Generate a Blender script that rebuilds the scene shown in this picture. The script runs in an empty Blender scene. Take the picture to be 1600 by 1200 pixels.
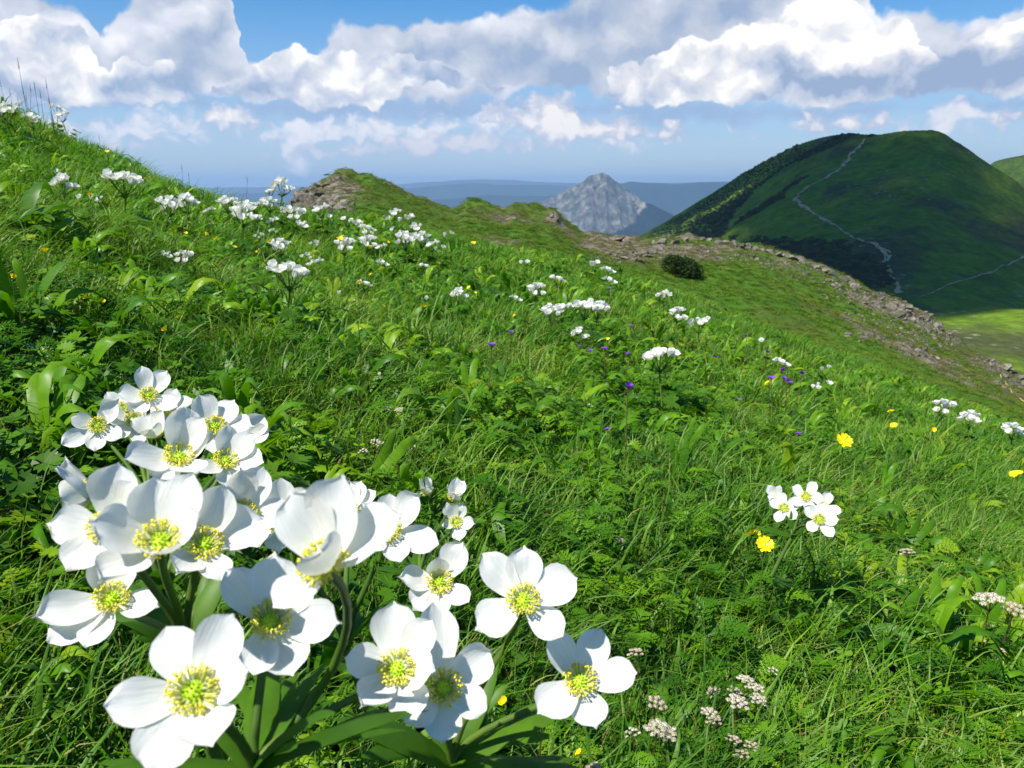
import bpy, math, random
import numpy as np
from mathutils import Vector, Matrix

random.seed(7)
R = math.radians
SC = bpy.context.scene
COL = SC.collection

# ------------------------------------------------------------------ camera
FPX = 1232.0                       # focal length in pixels of the 1600x1200 photograph
PITCH = math.atan(310.0 / FPX)     # horizon lies 310 px above the middle
cam_d = bpy.data.cameras.new("camera")
cam_d.sensor_width = 36.0
cam_d.lens = 36.0 * FPX / 1600.0
cam_d.clip_start = 0.02
cam_d.clip_end = 60000.0
cam_d.dof.use_dof = True
cam_d.dof.focus_distance = 0.75
cam_d.dof.aperture_fstop = 30.0
cam = bpy.data.objects.new("camera", cam_d)
COL.objects.link(cam)
cam.rotation_euler = (R(90) - PITCH, 0, 0)
SC.camera = cam

# ------------------------------------------------------------------ render settings
SC.render.engine = 'CYCLES'
SC.cycles.use_denoising = True
SC.cycles.max_bounces = 7
SC.cycles.diffuse_bounces = 4
SC.cycles.transmission_bounces = 4
SC.cycles.volume_bounces = 0
SC.cycles.transparent_max_bounces = 16
SC.view_settings.view_transform = 'Standard'
SC.view_settings.look = 'None'
SC.view_settings.gamma = 1.0
SC.view_settings.use_curve_mapping = False
SC.view_settings.exposure = 0.66

SUN_EL = R(57)
SUN_AZ = R(-128)       # clockwise from +Y (view direction): behind the camera, to the left
to_sun = Vector((math.sin(SUN_AZ) * math.cos(SUN_EL), math.cos(SUN_AZ) * math.cos(SUN_EL), math.sin(SUN_EL)))


# ------------------------------------------------------------------ pixel helpers
def pdir(X, Y):
    """direction (forward component 1) through pixel X, Y of the 1600x1200 photograph"""
    u = (X - 800.0) / FPX
    v = (600.0 - Y) / FPX
    cp, sp = math.cos(PITCH), math.sin(PITCH)
    return Vector((u, cp + v * sp, -sp + v * cp))


def azte(X, Y):
    d = pdir(X, Y)
    return math.atan2(d.x, d.y), d.z / math.hypot(d.x, d.y)


def line(pts):
    a = sorted(azte(*p) for p in pts)
    return np.array([p[0] for p in a]), np.array([p[1] for p in a])


def ev(ln, az):
    return np.interp(az, ln[0], ln[1])


# ------------------------------------------------------------------ node helper
class NT:
    def __init__(self, tree):
        self.t = tree
        self.n = tree.nodes
        self.l = tree.links

    def node(self, typ, **kw):
        nd = self.n.new(typ)
        for k, v in kw.items():
            if k.startswith('i_'):
                key = k[2:]
                key = int(key) if key.isdigit() else key.replace('_', ' ')
                if hasattr(v, 'is_output'):
                    self.l.new(v, nd.inputs[key])
                else:
                    nd.inputs[key].default_value = v
            else:
                setattr(nd, k, v)
        return nd

    def val(self, x, sock):
        if hasattr(x, 'is_output'):
            self.l.new(x, sock)
        else:
            sock.default_value = x

    def math(self, op, a, b=0.0, c=0.0, clamp=False):
        nd = self.n.new('ShaderNodeMath')
        nd.operation = op
        nd.use_clamp = clamp
        self.val(a, nd.inputs[0]); self.val(b, nd.inputs[1]); self.val(c, nd.inputs[2])
        return nd.outputs[0]

    def vmath(self, op, a, b=(0, 0, 0), out=0, scale=None):
        nd = self.n.new('ShaderNodeVectorMath')
        nd.operation = op
        self.val(a, nd.inputs[0]); self.val(b, nd.inputs[1])
        if scale is not None:
            self.val(scale, nd.inputs[3])
        return nd.outputs[out]

    def mix(self, f, a, b, blend='MIX'):
        nd = self.n.new('ShaderNodeMix')
        nd.data_type = 'RGBA'
        nd.blend_type = blend
        self.val(f, nd.inputs[0]); self.val(a, nd.inputs[6]); self.val(b, nd.inputs[7])
        return nd.outputs[2]

    def ramp(self, f, stops, interp='LINEAR'):
        nd = self.n.new('ShaderNodeValToRGB')
        nd.color_ramp.interpolation = interp
        els = nd.color_ramp.elements
        while len(els) > 1:
            els.remove(els[-1])
        for i, (p, c) in enumerate(stops):
            e = els[0] if i == 0 else els.new(p)
            e.position = p
            e.color = c if len(c) == 4 else (*c, 1)
        self.l.new(f, nd.inputs[0])
        return nd.outputs[0]

    def step(self, x, lo, hi, smooth=True):
        nd = self.n.new('ShaderNodeMapRange')
        nd.interpolation_type = 'SMOOTHSTEP' if smooth else 'LINEAR'
        nd.clamp = True
        self.val(x, nd.inputs[0]); nd.inputs[1].default_value = lo; nd.inputs[2].default_value = hi
        return nd.outputs[0]

    def noise(self, vec, scale, detail=4.0, rough=0.55, w=None, dist=0.0):
        nd = self.n.new('ShaderNodeTexNoise')
        if vec is not None:
            self.l.new(vec, nd.inputs['Vector'])
        nd.inputs['Scale'].default_value = scale
        nd.inputs['Detail'].default_value = detail
        nd.inputs['Roughness'].default_value = rough
        nd.inputs['Distortion'].default_value = dist
        return nd.outputs['Fac']


# ------------------------------------------------------------------ world: Nishita sky with cumulus
world = bpy.data.worlds.new("World")
SC.world = world
world.use_nodes = True
w = NT(world.node_tree)
w.n.clear()
sky = w.node('ShaderNodeTexSky', sky_type='NISHITA', sun_disc=False, sun_elevation=SUN_EL,
             sun_rotation=SUN_AZ, altitude=1500.0, air_density=1.0, dust_density=0.6, ozone_density=1.6)
tc = w.node('ShaderNodeTexCoord')
dirv = tc.outputs['Generated']
sep = w.node('ShaderNodeSeparateXYZ', i_0=dirv)
az_s = w.math('ARCTAN2', sep.outputs[0], sep.outputs[1])
el_s = w.math('ARCSINE', sep.outputs[2])
comb = w.node('ShaderNodeCombineXYZ', i_0=az_s, i_1=el_s, i_2=0.0)
P0 = comb.outputs[0]


def warped(P, amt, scale):
    nd = w.node('ShaderNodeTexNoise', noise_dimensions='2D')
    w.l.new(P, nd.inputs['Vector'])
    nd.inputs['Scale'].default_value = scale
    nd.inputs['Detail'].default_value = 3.0
    nd.inputs['Roughness'].default_value = 0.6
    v = w.vmath('SUBTRACT', nd.outputs['Color'], (0.5, 0.5, 0.5))
    return w.vmath('ADD', P, w.vmath('SCALE', v, scale=amt))


AZ0, AZ1, EL0, EL1 = -0.8, 0.8, -0.1, 0.45


def curve(azf, pts):
    """elevation of a cloud outline as a function of azimuth; pts are outline points read off the photograph"""
    nd = w.n.new('ShaderNodeFloatCurve')
    cm = nd.mapping.curves[0]
    q = []
    for (X, Y) in pts:
        a, te = azte(X, Y)
        q.append(((a - AZ0) / (AZ1 - AZ0), (math.atan(te) - EL0) / (EL1 - EL0)))
    q.sort()
    q = [p for p in q if 0 < p[0] < 1]
    q = [(0.0, q[0][1])] + q + [(1.0, q[-1][1])]
    cm.points[0].location = q[0]
    cm.points[1].location = q[-1]
    for p in q[1:-1]:
        cm.points.new(*p)
    for p in cm.points:
        p.handle_type = 'VECTOR'
    nd.mapping.use_clip = True
    nd.mapping.update()
    w.l.new(azf, nd.inputs['Value'])
    return w.math('MULTIPLY_ADD', nd.outputs[0], EL1 - EL0, EL0)


def split(P):
    s = w.node('ShaderNodeSeparateXYZ', i_0=P)
    azf = w.math('DIVIDE', w.math('SUBTRACT', s.outputs[0], AZ0), AZ1 - AZ0)
    return azf, s.outputs[1]


def band(P, top, bot, softt, softb, grow=0.0):
    """signed depth inside the outline"""
    azf, el = split(P)
    a = w.math('DIVIDE', w.math('SUBTRACT', w.math('ADD', curve(azf, top), grow), el), softt)
    b = w.math('DIVIDE', w.math('SUBTRACT', el, curve(azf, bot)), softb)
    return w.math('SMOOTH_MIN', w.math('MINIMUM', a, 1.6), w.math('MINIMUM', b, 1.6), 0.2)


def billow(P, s, off, detail=5.0, vor=0.55, rough=0.59):
    q = w.vmath('MULTIPLY_ADD', P, (1.0, 1.3, 1.0))
    q.node.inputs[2].default_value = off
    n1 = w.node('ShaderNodeTexNoise', noise_dimensions='2D')
    w.l.new(q, n1.inputs['Vector'])
    n1.inputs['Scale'].default_value = s
    n1.inputs['Detail'].default_value = detail
    n1.inputs['Roughness'].default_value = rough
    v = w.node('ShaderNodeTexVoronoi', voronoi_dimensions='2D', feature='SMOOTH_F1')
    w.l.new(q, v.inputs['Vector'])
    v.inputs['Scale'].default_value = s * 2.2
    v.inputs['Detail'].default_value = 1.0
    v.inputs['Smoothness'].default_value = 0.6
    a = w.math('SUBTRACT', n1.outputs['Fac'], 0.5)
    b = w.math('SUBTRACT', 0.42, v.outputs['Distance'])
    return w.math('ADD', w.math('MULTIPLY', a, 1.7), w.math('MULTIPLY', b, vor))


def bias_blobs(P, items):
    out = None
    for (X, Y, rx, ry, k) in items:
        a, te = azte(X, Y)
        d = w.vmath('SUBTRACT', P, (a, math.atan(te), 0))
        m = w.vmath('MULTIPLY', d, (FPX / rx, FPX / ry, 0))
        v = w.math('MULTIPLY', w.step(w.vmath('LENGTH', m, out=1), 1.3, 0.2), k)
        out = v if out is None else w.math('ADD', out, v)
    return out


def layer(P, top, bot, softt, softb, scale, off, amp, lit_off, k_lit, k_h, bias, cols, edge, detail=5.0):
    n0 = billow(P, scale, off, detail)
    n1 = billow(w.vmath('ADD', P, lit_off), scale, off, max(detail - 2, 1))
    b0 = band(P, top, bot, softt, softb)
    d0 = w.math('MULTIPLY_ADD', n0, amp, b0)
    alpha = w.step(d0, 0.0, edge)
    g = w.math('SUBTRACT', n0, n1)
    # the upper part of a cloud is lit, its base is grey
    azf, el = split(P)
    hh = w.math('SUBTRACT', el, curve(azf, bot))
    hh = w.math('DIVIDE', hh, 0.075)
    lit = w.math('MULTIPLY_ADD', g, k_lit, bias)
    lit = w.math('MULTIPLY_ADD', w.math('MINIMUM', hh, 1.2), k_h, lit)
    lit = w.math('MULTIPLY_ADD', n0, 0.30, lit)
    lit = w.math('ADD', lit, BIAS)
    c = w.ramp(lit, [(0.0, cols[0]), (0.35, cols[1]), (0.62, cols[2]), (0.9, cols[3])])
    return alpha, c


DK = (2.3, 3.0, 4.3); GY = (3.7, 4.1, 4.9); LT = (5.5, 5.6, 5.9); WH = (7.4, 7.2, 7.0)

top1 = [(-300, -40), (-100, -60), (30, -40), (90, -8), (138, 20), (152, 62), (166, 28), (190, -10), (220, -50), (350, -50), (366, 0), (374, 70), (385, 104),
        (400, 100), (430, 84), (470, 86), (500, 58), (515, 38), (560, 26), (640, 24), (760, 14), (860, 5), (900, -8), (1000, -60), (1335, -60),
        (1362, 12), (1400, 16), (1440, 12), (1500, 27), (1550, 24), (1575, 5), (1640, -40), (1900, -60)]
bot1 = [(-300, 165), (0, 165), (100, 150), (200, 168), (240, 165), (330, 150), (400, 150), (560, 172), (700, 165), (830, 140), (900, 150), (1000, 160), (1300, 168),
        (1500, 160), (1600, 158), (1900, 160)]
top2 = [(-300, 60), (-60, 30), (0, 22), (60, 18), (115, 30), (140, 66), (150, 92), (172, 104), (215, 84), (260, 92), (290, 130), (305, 185), (322, 185), (336, 128),
        (380, 118), (408, 96), (425, 76), (455, 70), (482, 80), (520, 70), (545, 74), (575, 90), (610, 76), (650, 84), (670, 100), (710, 112), (745, 122), (790, 128),
        (815, 150), (830, 190), (935, 190), (955, 96), (1000, 98), (1030, 74), (1065, 58), (1100, 56), (1150, 44), (1190, 16), (1230, 10), (1290, -10), (1335, 0),
        (1350, 30), (1395, 22), (1420, 30), (1450, 84), (1475, 100), (1492, 60), (1540, 34), (1590, 24), (1650, 10), (1900, 10)]
bot2 = [(-300, 150), (0, 168), (100, 172), (220, 168), (340, 156), (400, 158), (480, 172), (600, 170), (640, 140), (700, 140), (820, 142), (960, 160), (1050, 166),
        (1300, 160), (1600, 150), (1900, 150)]
topB = [(-300, 120), (0, 120), (250, 130), (500, 140), (700, 140), (1000, 145), (1600, 140), (1900, 140)]
botB = [(-300, 178), (0, 176), (150, 186), (300, 180), (500, 204), (640, 210), (740, 196), (900, 190), (1050, 206), (1300, 200), (1600, 182), (1900, 182)]
topF = [(-300, 215), (60, 215), (100, 200), (150, 215), (250, 212), (280, 184), (320, 174), (385, 172), (425, 186), (440, 225), (735, 215), (756, 172), (786, 156), (815, 172),
        (832, 150), (865, 138), (898, 150), (908, 182), (945, 176), (985, 186), (1020, 200), (1046, 196), (1064, 186), (1080, 200), (1095, 230), (1225, 225),
        (1250, 190), (1320, 180), (1390, 186), (1415, 220), (1545, 220), (1560, 176), (1600, 170), (1640, 180), (1680, 220), (1900, 210)]
botF = [(-300, 205), (60, 206), (250, 206), (340, 206), (430, 206), (740, 196), (800, 196), (860, 226), (950, 228), (1090, 222), (1220, 210), (1320, 208), (1600, 202), (1900, 202)]
topG = [(-300, 262), (160, 262), (200, 212), (245, 214), (270, 262), (390, 265), (402, 238), (425, 236), (445, 250), (458, 226), (482, 222), (508, 240), (535, 232), (600, 222),
        (650, 224), (700, 204), (745, 206), (790, 218), (860, 214), (905, 240), (925, 262), (1900, 265)]
botG = [(-300, 240), (160, 240), (400, 250), (500, 250), (700, 248), (900, 240), (1900, 240)]

skyc = w.node('ShaderNodeHueSaturation', i_Saturation=1.5, i_Value=0.95, i_Hue=0.5, i_Color=sky.outputs[0]).outputs[0]
hz = w.step(el_s, 0.24, 0.02, smooth=False)
col = w.mix(w.math('MULTIPLY', hz, 0.75), skyc, (2.5, 3.3, 4.8, 1))
PW = warped(P0, 0.030, 22.0)
PW2 = warped(P0, 0.010, 55.0)


def soft_layer(P, top, bot, st, sb, scale, off, amp, edge, c0, c1, op, under):
    n0 = billow(P, scale, off, 6.0)
    d0 = w.math('MULTIPLY_ADD', n0, amp, band(P, top, bot, st, sb, 0.006))
    a = w.step(d0, 0.0, edge)
    c = w.mix(w.step(w.math('MULTIPLY_ADD', n0, 0.8, d0), 0.1, 1.4), (*c0, 1), (*c1, 1))
    return w.mix(w.math('MULTIPLY', a, op), under, c)


col = soft_layer(PW, topB, botB, 0.03, 0.022, 7.0, (3.1, 1.7, 0), 0.7, 0.8, (2.5, 3.3, 4.9), (2.2, 3.0, 4.5), 0.80, col)
topM = [(-300, 176), (60, 170), (200, 186), (300, 168), (420, 176), (480, 196), (560, 186), (640, 176), (760, 150), (860, 156), (930, 170), (1020, 178), (1100, 196), (1180, 176), (1260, 178),
        (1400, 172), (1500, 190), (1600, 166), (1900, 170)]
botM = [(-300, 236), (200, 236), (420, 250), (640, 250), (860, 236), (1000, 226), (1200, 214), (1600, 216), (1900, 216)]
col = soft_layer(PW, topM, botM, 0.03, 0.03, 11.0, (9.1, 0.4, 0), 2.6, 0.8, (3.5, 4.2, 5.4), (6.3, 6.15, 6.4), 0.85, col)
col = soft_layer(PW2, topG, botG, 0.016, 0.012, 19.0, (5.3, 4.9, 0), 1.3, 0.6, (3.6, 4.1, 5.2), (5.8, 5.4, 5.7), 0.75, col)
col = soft_layer(PW2, topF, botF, 0.016, 0.013, 19.0, (7.3, 2.9, 0), 1.5, 0.5, (3.4, 3.9, 5.0), (7.0, 6.6, 6.4), 0.92, col)
BIAS = bias_blobs(PW, [(450, 100, 70, 40, 0.30), (560, 115, 80, 55, 0.26), (1080, 90, 110, 60, 0.28), (1270, 60, 170, 55, 0.34), (1130, 140, 150, 25, 0.2), (1560, 40, 70, 40, 0.2), (60, 60, 110, 50, 0.15),
                       (250, 20, 70, 40, 0.15), (150, 150, 70, 16, 0.25), (380, 138, 60, 18, 0.2),
                       (860, 120, 80, 50, -0.26), (1000, 20, 160, 34, -0.34), (700, 60, 130, 40, -0.12), (1235, 112, 48, 24, -0.48), (1330, 134, 100, 16, -0.30), (1530, 112, 100, 26, -0.42),
                       (320, 90, 70, 60, -0.2), (670, 180, 120, 16, -0.3), (20, 150, 60, 20, -0.2), (240, 130, 60, 20, -0.25)])
a1, c1 = layer(PW, top1, bot1, 0.022, 0.020, 6.0, (0.4, 5.2, 0), 0.8, (-0.014, 0.024, 0), 0.7, 0.16, 0.30, (DK, GY, (5.1, 5.3, 5.9), (6.7, 6.7, 6.8)), 0.5, 6.0)
col = w.mix(a1, col, c1)
a2, c2 = layer(PW, top2, bot2, 0.016, 0.022, 10.5, (2.4, 1.2, 0), 0.75, (-0.010, 0.018, 0), 0.85, 0.34, 0.24, (DK, (4.0, 4.4, 5.3), LT, WH), 0.24, 8.0)
col = w.mix(a2, col, c2)
bg = w.node('ShaderNodeBackground', i_Color=col, i_Strength=0.1)
wo = w.node('ShaderNodeOutputWorld', i_Surface=bg.outputs[0])
world.cycles.sampling_method = 'MANUAL'
world.cycles.sample_map_resolution = 512

# ------------------------------------------------------------------ sun
sd = bpy.data.lights.new("sun", 'SUN')
sd.energy = 4.8
sd.angle = R(0.53)
sd.color = (1.0, 0.955, 0.86)
sun = bpy.data.objects.new("sun", sd)
COL.objects.link(sun)
sun.rotation_euler = to_sun.to_track_quat('Z', 'Y').to_euler()
sun.location = (0, 0, 30)


# ------------------------------------------------------------------ small helpers
def tag(o, label=None, cat=None, group=None, kind=None):
    if label: o['label'] = label
    if cat: o['category'] = cat
    if group: o['group'] = group
    if kind: o['kind'] = kind
    return o


def np_mesh(name, verts, faces, mats=(), smooth=False, mat_idx=None):
    """verts (n,3) array; faces: list of tuples or (m,k) array"""
    me = bpy.data.meshes.new(name)
    verts = np.asarray(verts, dtype=np.float32)
    me.vertices.add(len(verts))
    me.vertices.foreach_set('co', verts.ravel())
    if isinstance(faces, np.ndarray):
        m, k = faces.shape
        loops = faces.ravel().astype(np.int32)
        starts = np.arange(0, m * k, k, dtype=np.int32)
    else:
        m = len(faces)
        loops = np.array([i for f in faces for i in f], dtype=np.int32)
        lens = np.array([len(f) for f in faces])
        starts = np.concatenate([[0], np.cumsum(lens)[:-1]]).astype(np.int32)
    me.loops.add(len(loops))
    me.loops.foreach_set('vertex_index', loops)
    me.polygons.add(m)
    me.polygons.foreach_set('loop_start', starts)
    if mat_idx is not None:
        me.polygons.foreach_set('material_index', np.asarray(mat_idx, dtype=np.int32))
    me.polygons.foreach_set('use_smooth', np.full(m, smooth, dtype=bool))
    for mt in mats:
        me.materials.append(mt)
    me.update(calc_edges=True)
    me.validate()
    return me


def link(name, me, parent=None, loc=None):
    o = bpy.data.objects.new(name, me)
    COL.objects.link(o)
    if parent is not None:
        o.parent = parent
    if loc is not None:
        o.location = loc
    return o


# value noise -------------------------------------------------------
def _h(ix, iy, s):
    n = (ix.astype(np.int64) * 374761393 + iy.astype(np.int64) * 668265263 + s * 1274126177) & 0xffffffff
    n = ((n ^ (n >> 13)) * 1274126177) & 0xffffffff
    n = n ^ (n >> 16)
    return (n & 0xffff) / 65535.0


def vnoise(x, y, s=0):
    ix = np.floor(x); iy = np.floor(y)
    fx = x - ix; fy = y - iy
    fx = fx * fx * fx * (fx * (fx * 6 - 15) + 10); fy = fy * fy * fy * (fy * (fy * 6 - 15) + 10)
    a = _h(ix, iy, s); b = _h(ix + 1, iy, s); c = _h(ix, iy + 1, s); d = _h(ix + 1, iy + 1, s)
    return (a * (1 - fx) + b * fx) * (1 - fy) + (c * (1 - fx) + d * fx) * fy - 0.5


def fbm(x, y, octs=4, s=0, gain=0.5, ridged=False):
    t = np.zeros_like(x); a = 1.0; f = 1.0
    for i in range(octs):
        n = vnoise(x * f + 17.3 * i, y * f - 9.1 * i, s + i)
        t += a * ((0.25 - np.abs(n)) * 2 if ridged else n)
        a *= gain; f *= 2.03
    return t


def sstep(x, a, b):
    t = np.clip((x - a) / (b - a), 0, 1)
    return t * t * (3 - 2 * t)


# ------------------------------------------------------------------ terrain of the meadow and the ridge
H = 0.45      # the camera is this far above the turf
L_EDGE = line([(-350, 45), (0, 182), (100, 228), (200, 271), (290, 314), (400, 342), (480, 357), (600, 366), (700, 392), (800, 415),
               (900, 430), (960, 450), (1100, 498), (1200, 540), (1300, 580), (1450, 636), (1600, 698), (1950, 850)])
L_CREST = line([(-300, 700), (400, 520), (440, 392), (455, 345), (461, 312), (468, 300), (480, 298), (495, 292), (508, 284), (516, 281), (528, 275), (548, 275), (578, 277), (598, 282), (612, 290), (650, 306), (690, 322), (712, 328), (728, 318), (745, 317), (770, 322), (790, 330),
                (800, 322), (840, 326), (868, 336), (880, 350), (905, 368), (950, 378), (985, 376), (1040, 374),
                (1080, 372), (1150, 380), (1200, 389), (1250, 404), (1290, 420), (1330, 440), (1400, 472),
                (1450, 494), (1500, 530), (1550, 562), (1600, 598), (1700, 670), (1950, 820)])
L_MID = line([(-300, 600), (400, 420), (460, 376), (540, 376), (620, 378), (700, 388), (800, 398), (900, 412), (960, 428), (1100, 470),
              (1200, 500), (1300, 535), (1450, 590), (1600, 650), (1950, 840)])
L_DIP = line([(-300, 700), (400, 430), (470, 382), (540, 378), (620, 384), (700, 396), (800, 408), (900, 424), (960, 440), (1100, 488),
              (1200, 527), (1300, 566), (1450, 622), (1600, 684), (1950, 860)])

aL, tL = azte(0, 182); aR, tR = azte(1600, 698)
# near plane  te = pa*sin(az) + pb*cos(az)
pa, pb = np.linalg.solve(np.array([[math.sin(aL), math.cos(aL)], [math.sin(aR), math.cos(aR)]]),
                         np.array([tL + H / 6.5, tR + H / 6.5]))


def hill_T(az, r):
    """slope z/r (plus H/r) of the turf at azimuth az, distance r"""
    T0 = pa * np.sin(az) + pb * np.cos(az)
    def vis(ln, rk):
        return ev(ln, az) + H / rk
    rks = [1.6, 6.5, 14.0, 26.0, 46.0, 62.0, 95.0, 180.0]
    Tm = vis(L_EDGE, 6.5)
    cr = vis(L_CREST, 46.0)
    Ts = [T0, Tm, vis(L_DIP, 14.0), vis(L_MID, 26.0), cr, cr - 0.055, cr - 0.20, cr * 0 - 0.48]
    lr = np.log(np.maximum(r, 1e-3))
    out = Ts[0].copy() if hasattr(Ts[0], 'copy') else Ts[0]
    for k in range(len(rks) - 1):
        t = np.clip((lr - math.log(rks[k])) / (math.log(rks[k + 1]) - math.log(rks[k])), 0, 1)
        s = t * t * (3 - 2 * t) if k != 3 else t ** 0.8
        out = out + (Ts[k + 1] - Ts[k]) * s
    return out


def hill(x, y):
    """height of the turf at x, y (numpy arrays)"""
    x = np.asarray(x, dtype=float); y = np.asarray(y, dtype=float)
    r = np.hypot(x, y)
    az = np.arctan2(x, y)
    aw = np.clip(az, -0.9, 0.75)
    z = -H + r * hill_T(aw, r)
    back = sstep(np.abs(az), 1.0, 1.6)                      # the slope simply goes on behind the camera
    z = z * (1 - back) + (-H + pa * x + pb * y) * back
    z = z + 0.05 * fbm(x * 1.6, y * 1.6, 3, 5) * sstep(r, 0.3, 1.5)
    z = z + 0.012 * fbm(x * 14, y * 14, 2, 9)
    big_ = sstep(r, 7, 40)
    z = z + 0.35 * fbm(x * 0.9, y * 0.9, 4, 14) * sstep(r, 36, 44) + big_ * (0.55 * fbm(x * 0.22, y * 0.22, 4, 11) + 0.18 * fbm(x * 1.3, y * 1.3, 3, 12))
    return z


def hill1(x, y):
    return float(hill(np.array([x]), np.array([y]))[0])


def hit(X, Y, rmin=0.3, rmax=70.0):
    """where the ray through a pixel meets the turf"""
    d = pdir(X, Y)
    hd = math.hypot(d.x, d.y)
    r = np.geomspace(rmin, rmax, 900)
    x = d.x / hd * r; y = d.y / hd * r; zr = d.z / hd * r
    below = zr < hill(x, y)
    if not below.any():
        return None
    i = int(np.argmax(below))
    return Vector((x[i], y[i], float(hill(x[i:i + 1], y[i:i + 1])[0])))


# polar sheet
def polar_grid(azs, rs, zf):
    A, RR = np.meshgrid(azs, rs)
    x = np.sin(A) * RR; y = np.cos(A) * RR
    z = zf(x, y)
    V = np.stack([x, y, z], -1).reshape(-1, 3)
    n, m = A.shape
    idx = np.arange(n * m).reshape(n, m)
    F = np.stack([idx[:-1, :-1], idx[:-1, 1:], idx[1:, 1:], idx[1:, :-1]], -1).reshape(-1, 4)
    return V, F


def new_mat(name):
    m = bpy.data.materials.new(name)
    m.use_nodes = True
    t = NT(m.node_tree)
    t.n.clear()
    return m, t


def finish(m, t, color, rough=0.8, normal=None, spec=0.3, trans=0.0, tcol=None):
    b = t.node('ShaderNodeBsdfPrincipled')
    t.val(color, b.inputs['Base Color'])
    t.val(rough, b.inputs['Roughness'])
    b.inputs['Specular IOR Level'].default_value = spec
    if normal is not None:
        t.l.new(normal, b.inputs['Normal'])
    out = b.outputs[0]
    if trans > 0:
        tr = t.node('ShaderNodeBsdfTranslucent')
        t.val(tcol if tcol is not None else color, tr.inputs['Color'])
        mx = t.node('ShaderNodeMixShader')
        t.val(trans, mx.inputs[0])
        t.l.new(b.outputs[0], mx.inputs[1]); t.l.new(tr.outputs[0], mx.inputs[2])
        out = mx.outputs[0]
    o = t.node('ShaderNodeOutputMaterial')
    t.l.new(out, o.inputs[0])
    return m


def bump(t, h, strength=0.5, dist=0.1):
    return t.node('ShaderNodeBump', i_Strength=strength, i_Distance=dist, i_Height=h).outputs[0]


# how bare and brown the turf is: along the ridge crest, on the knoll, over the scree
def to_px(x, y, z):
    d = np.stack([x, y, z], -1)
    f_ = y * math.cos(PITCH) - z * math.sin(PITCH)
    u_ = y * math.sin(PITCH) + z * math.cos(PITCH)
    f_ = np.maximum(f_, 1e-3)
    return 800 + FPX * x / f_, 600 - FPX * u_ / f_


BW = ([440, 480, 560, 640, 700, 760, 830, 900, 960, 1040, 1100, 1200, 1300, 1380, 1450, 1520, 1600, 1700], [70, 70, 60, 40, 48, 60, 56, 40, 46, 36, 34, 46, 70, 100, 115, 84, 60, 40])
CY = sorted([(p_[0], p_[1]) for p_ in [(400, 520), (440, 392), (460, 312), (495, 292), (540, 270), (600, 285), (700, 326), (790, 325), (868, 336), (905, 368), (960, 378), (1040, 374), (1150, 380), (1200, 389), (1290, 420),
                                      (1400, 472), (1500, 530), (1600, 598), (1700, 670)]])


def bare(x, y, z):
    px_, py_ = to_px(x, y, z)
    r_ = np.hypot(x, y)
    dy = py_ - np.interp(px_, [c_[0] for c_ in CY], [c_[1] for c_ in CY])
    wd = np.interp(px_, BW[0], BW[1])
    b_ = 1 - sstep(dy / wd, 0.25, 1.1)
    b_ = np.where(r_ > 52, 0.9, b_) * sstep(r_, 16, 24) * np.interp(px_, [535, 585, 900, 950], [1, 0.55, 0.55, 1])
    n_ = fbm(x * 0.35, y * 0.35, 4, 33)
    return np.clip(b_ * (0.75 + 1.3 * n_) + 1.1 * np.clip(n_ - 0.06, 0, 1) * sstep(r_, 15, 26), 0, 1)


# turf material
m_turf, t = new_mat("turf")
geo = t.node('ShaderNodeNewGeometry')
pos = geo.outputs['Position']
n1 = t.noise(pos, 0.35, 5, 0.6)
n2 = t.noise(pos, 2.6, 5, 0.65)
n3 = t.noise(pos, 18.0, 3, 0.6)
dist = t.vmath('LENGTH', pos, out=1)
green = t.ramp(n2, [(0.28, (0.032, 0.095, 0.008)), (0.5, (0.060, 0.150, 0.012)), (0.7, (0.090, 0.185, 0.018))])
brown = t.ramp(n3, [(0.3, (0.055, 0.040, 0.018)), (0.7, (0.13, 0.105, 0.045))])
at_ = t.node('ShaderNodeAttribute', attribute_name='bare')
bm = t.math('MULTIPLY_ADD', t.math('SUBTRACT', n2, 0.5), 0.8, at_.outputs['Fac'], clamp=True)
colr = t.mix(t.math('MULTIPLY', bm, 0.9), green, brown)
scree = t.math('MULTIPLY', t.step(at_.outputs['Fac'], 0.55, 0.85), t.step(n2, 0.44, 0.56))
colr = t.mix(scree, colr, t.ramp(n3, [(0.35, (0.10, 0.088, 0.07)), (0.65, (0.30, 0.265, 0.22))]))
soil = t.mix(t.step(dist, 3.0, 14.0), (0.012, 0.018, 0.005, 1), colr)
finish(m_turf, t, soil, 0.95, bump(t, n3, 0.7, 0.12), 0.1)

azs = np.concatenate([np.linspace(-math.pi, -0.75, 30, endpoint=False), np.linspace(-0.75, 0.75, 520), np.linspace(0.75, math.pi, 31)[1:]])
rs = np.concatenate([[0.0], np.geomspace(0.12, 180.0, 520)])
V, F = polar_grid(azs, rs, hill)
me_ = np_mesh("meadow_ground", V, F, [m_turf], True)
at_ = me_.attributes.new('bare', 'FLOAT', 'POINT')
at_.data.foreach_set('value', bare(V[:, 0], V[:, 1], V[:, 2]).astype(np.float32))
tag(link("meadow_ground", me_), kind='structure')

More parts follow.
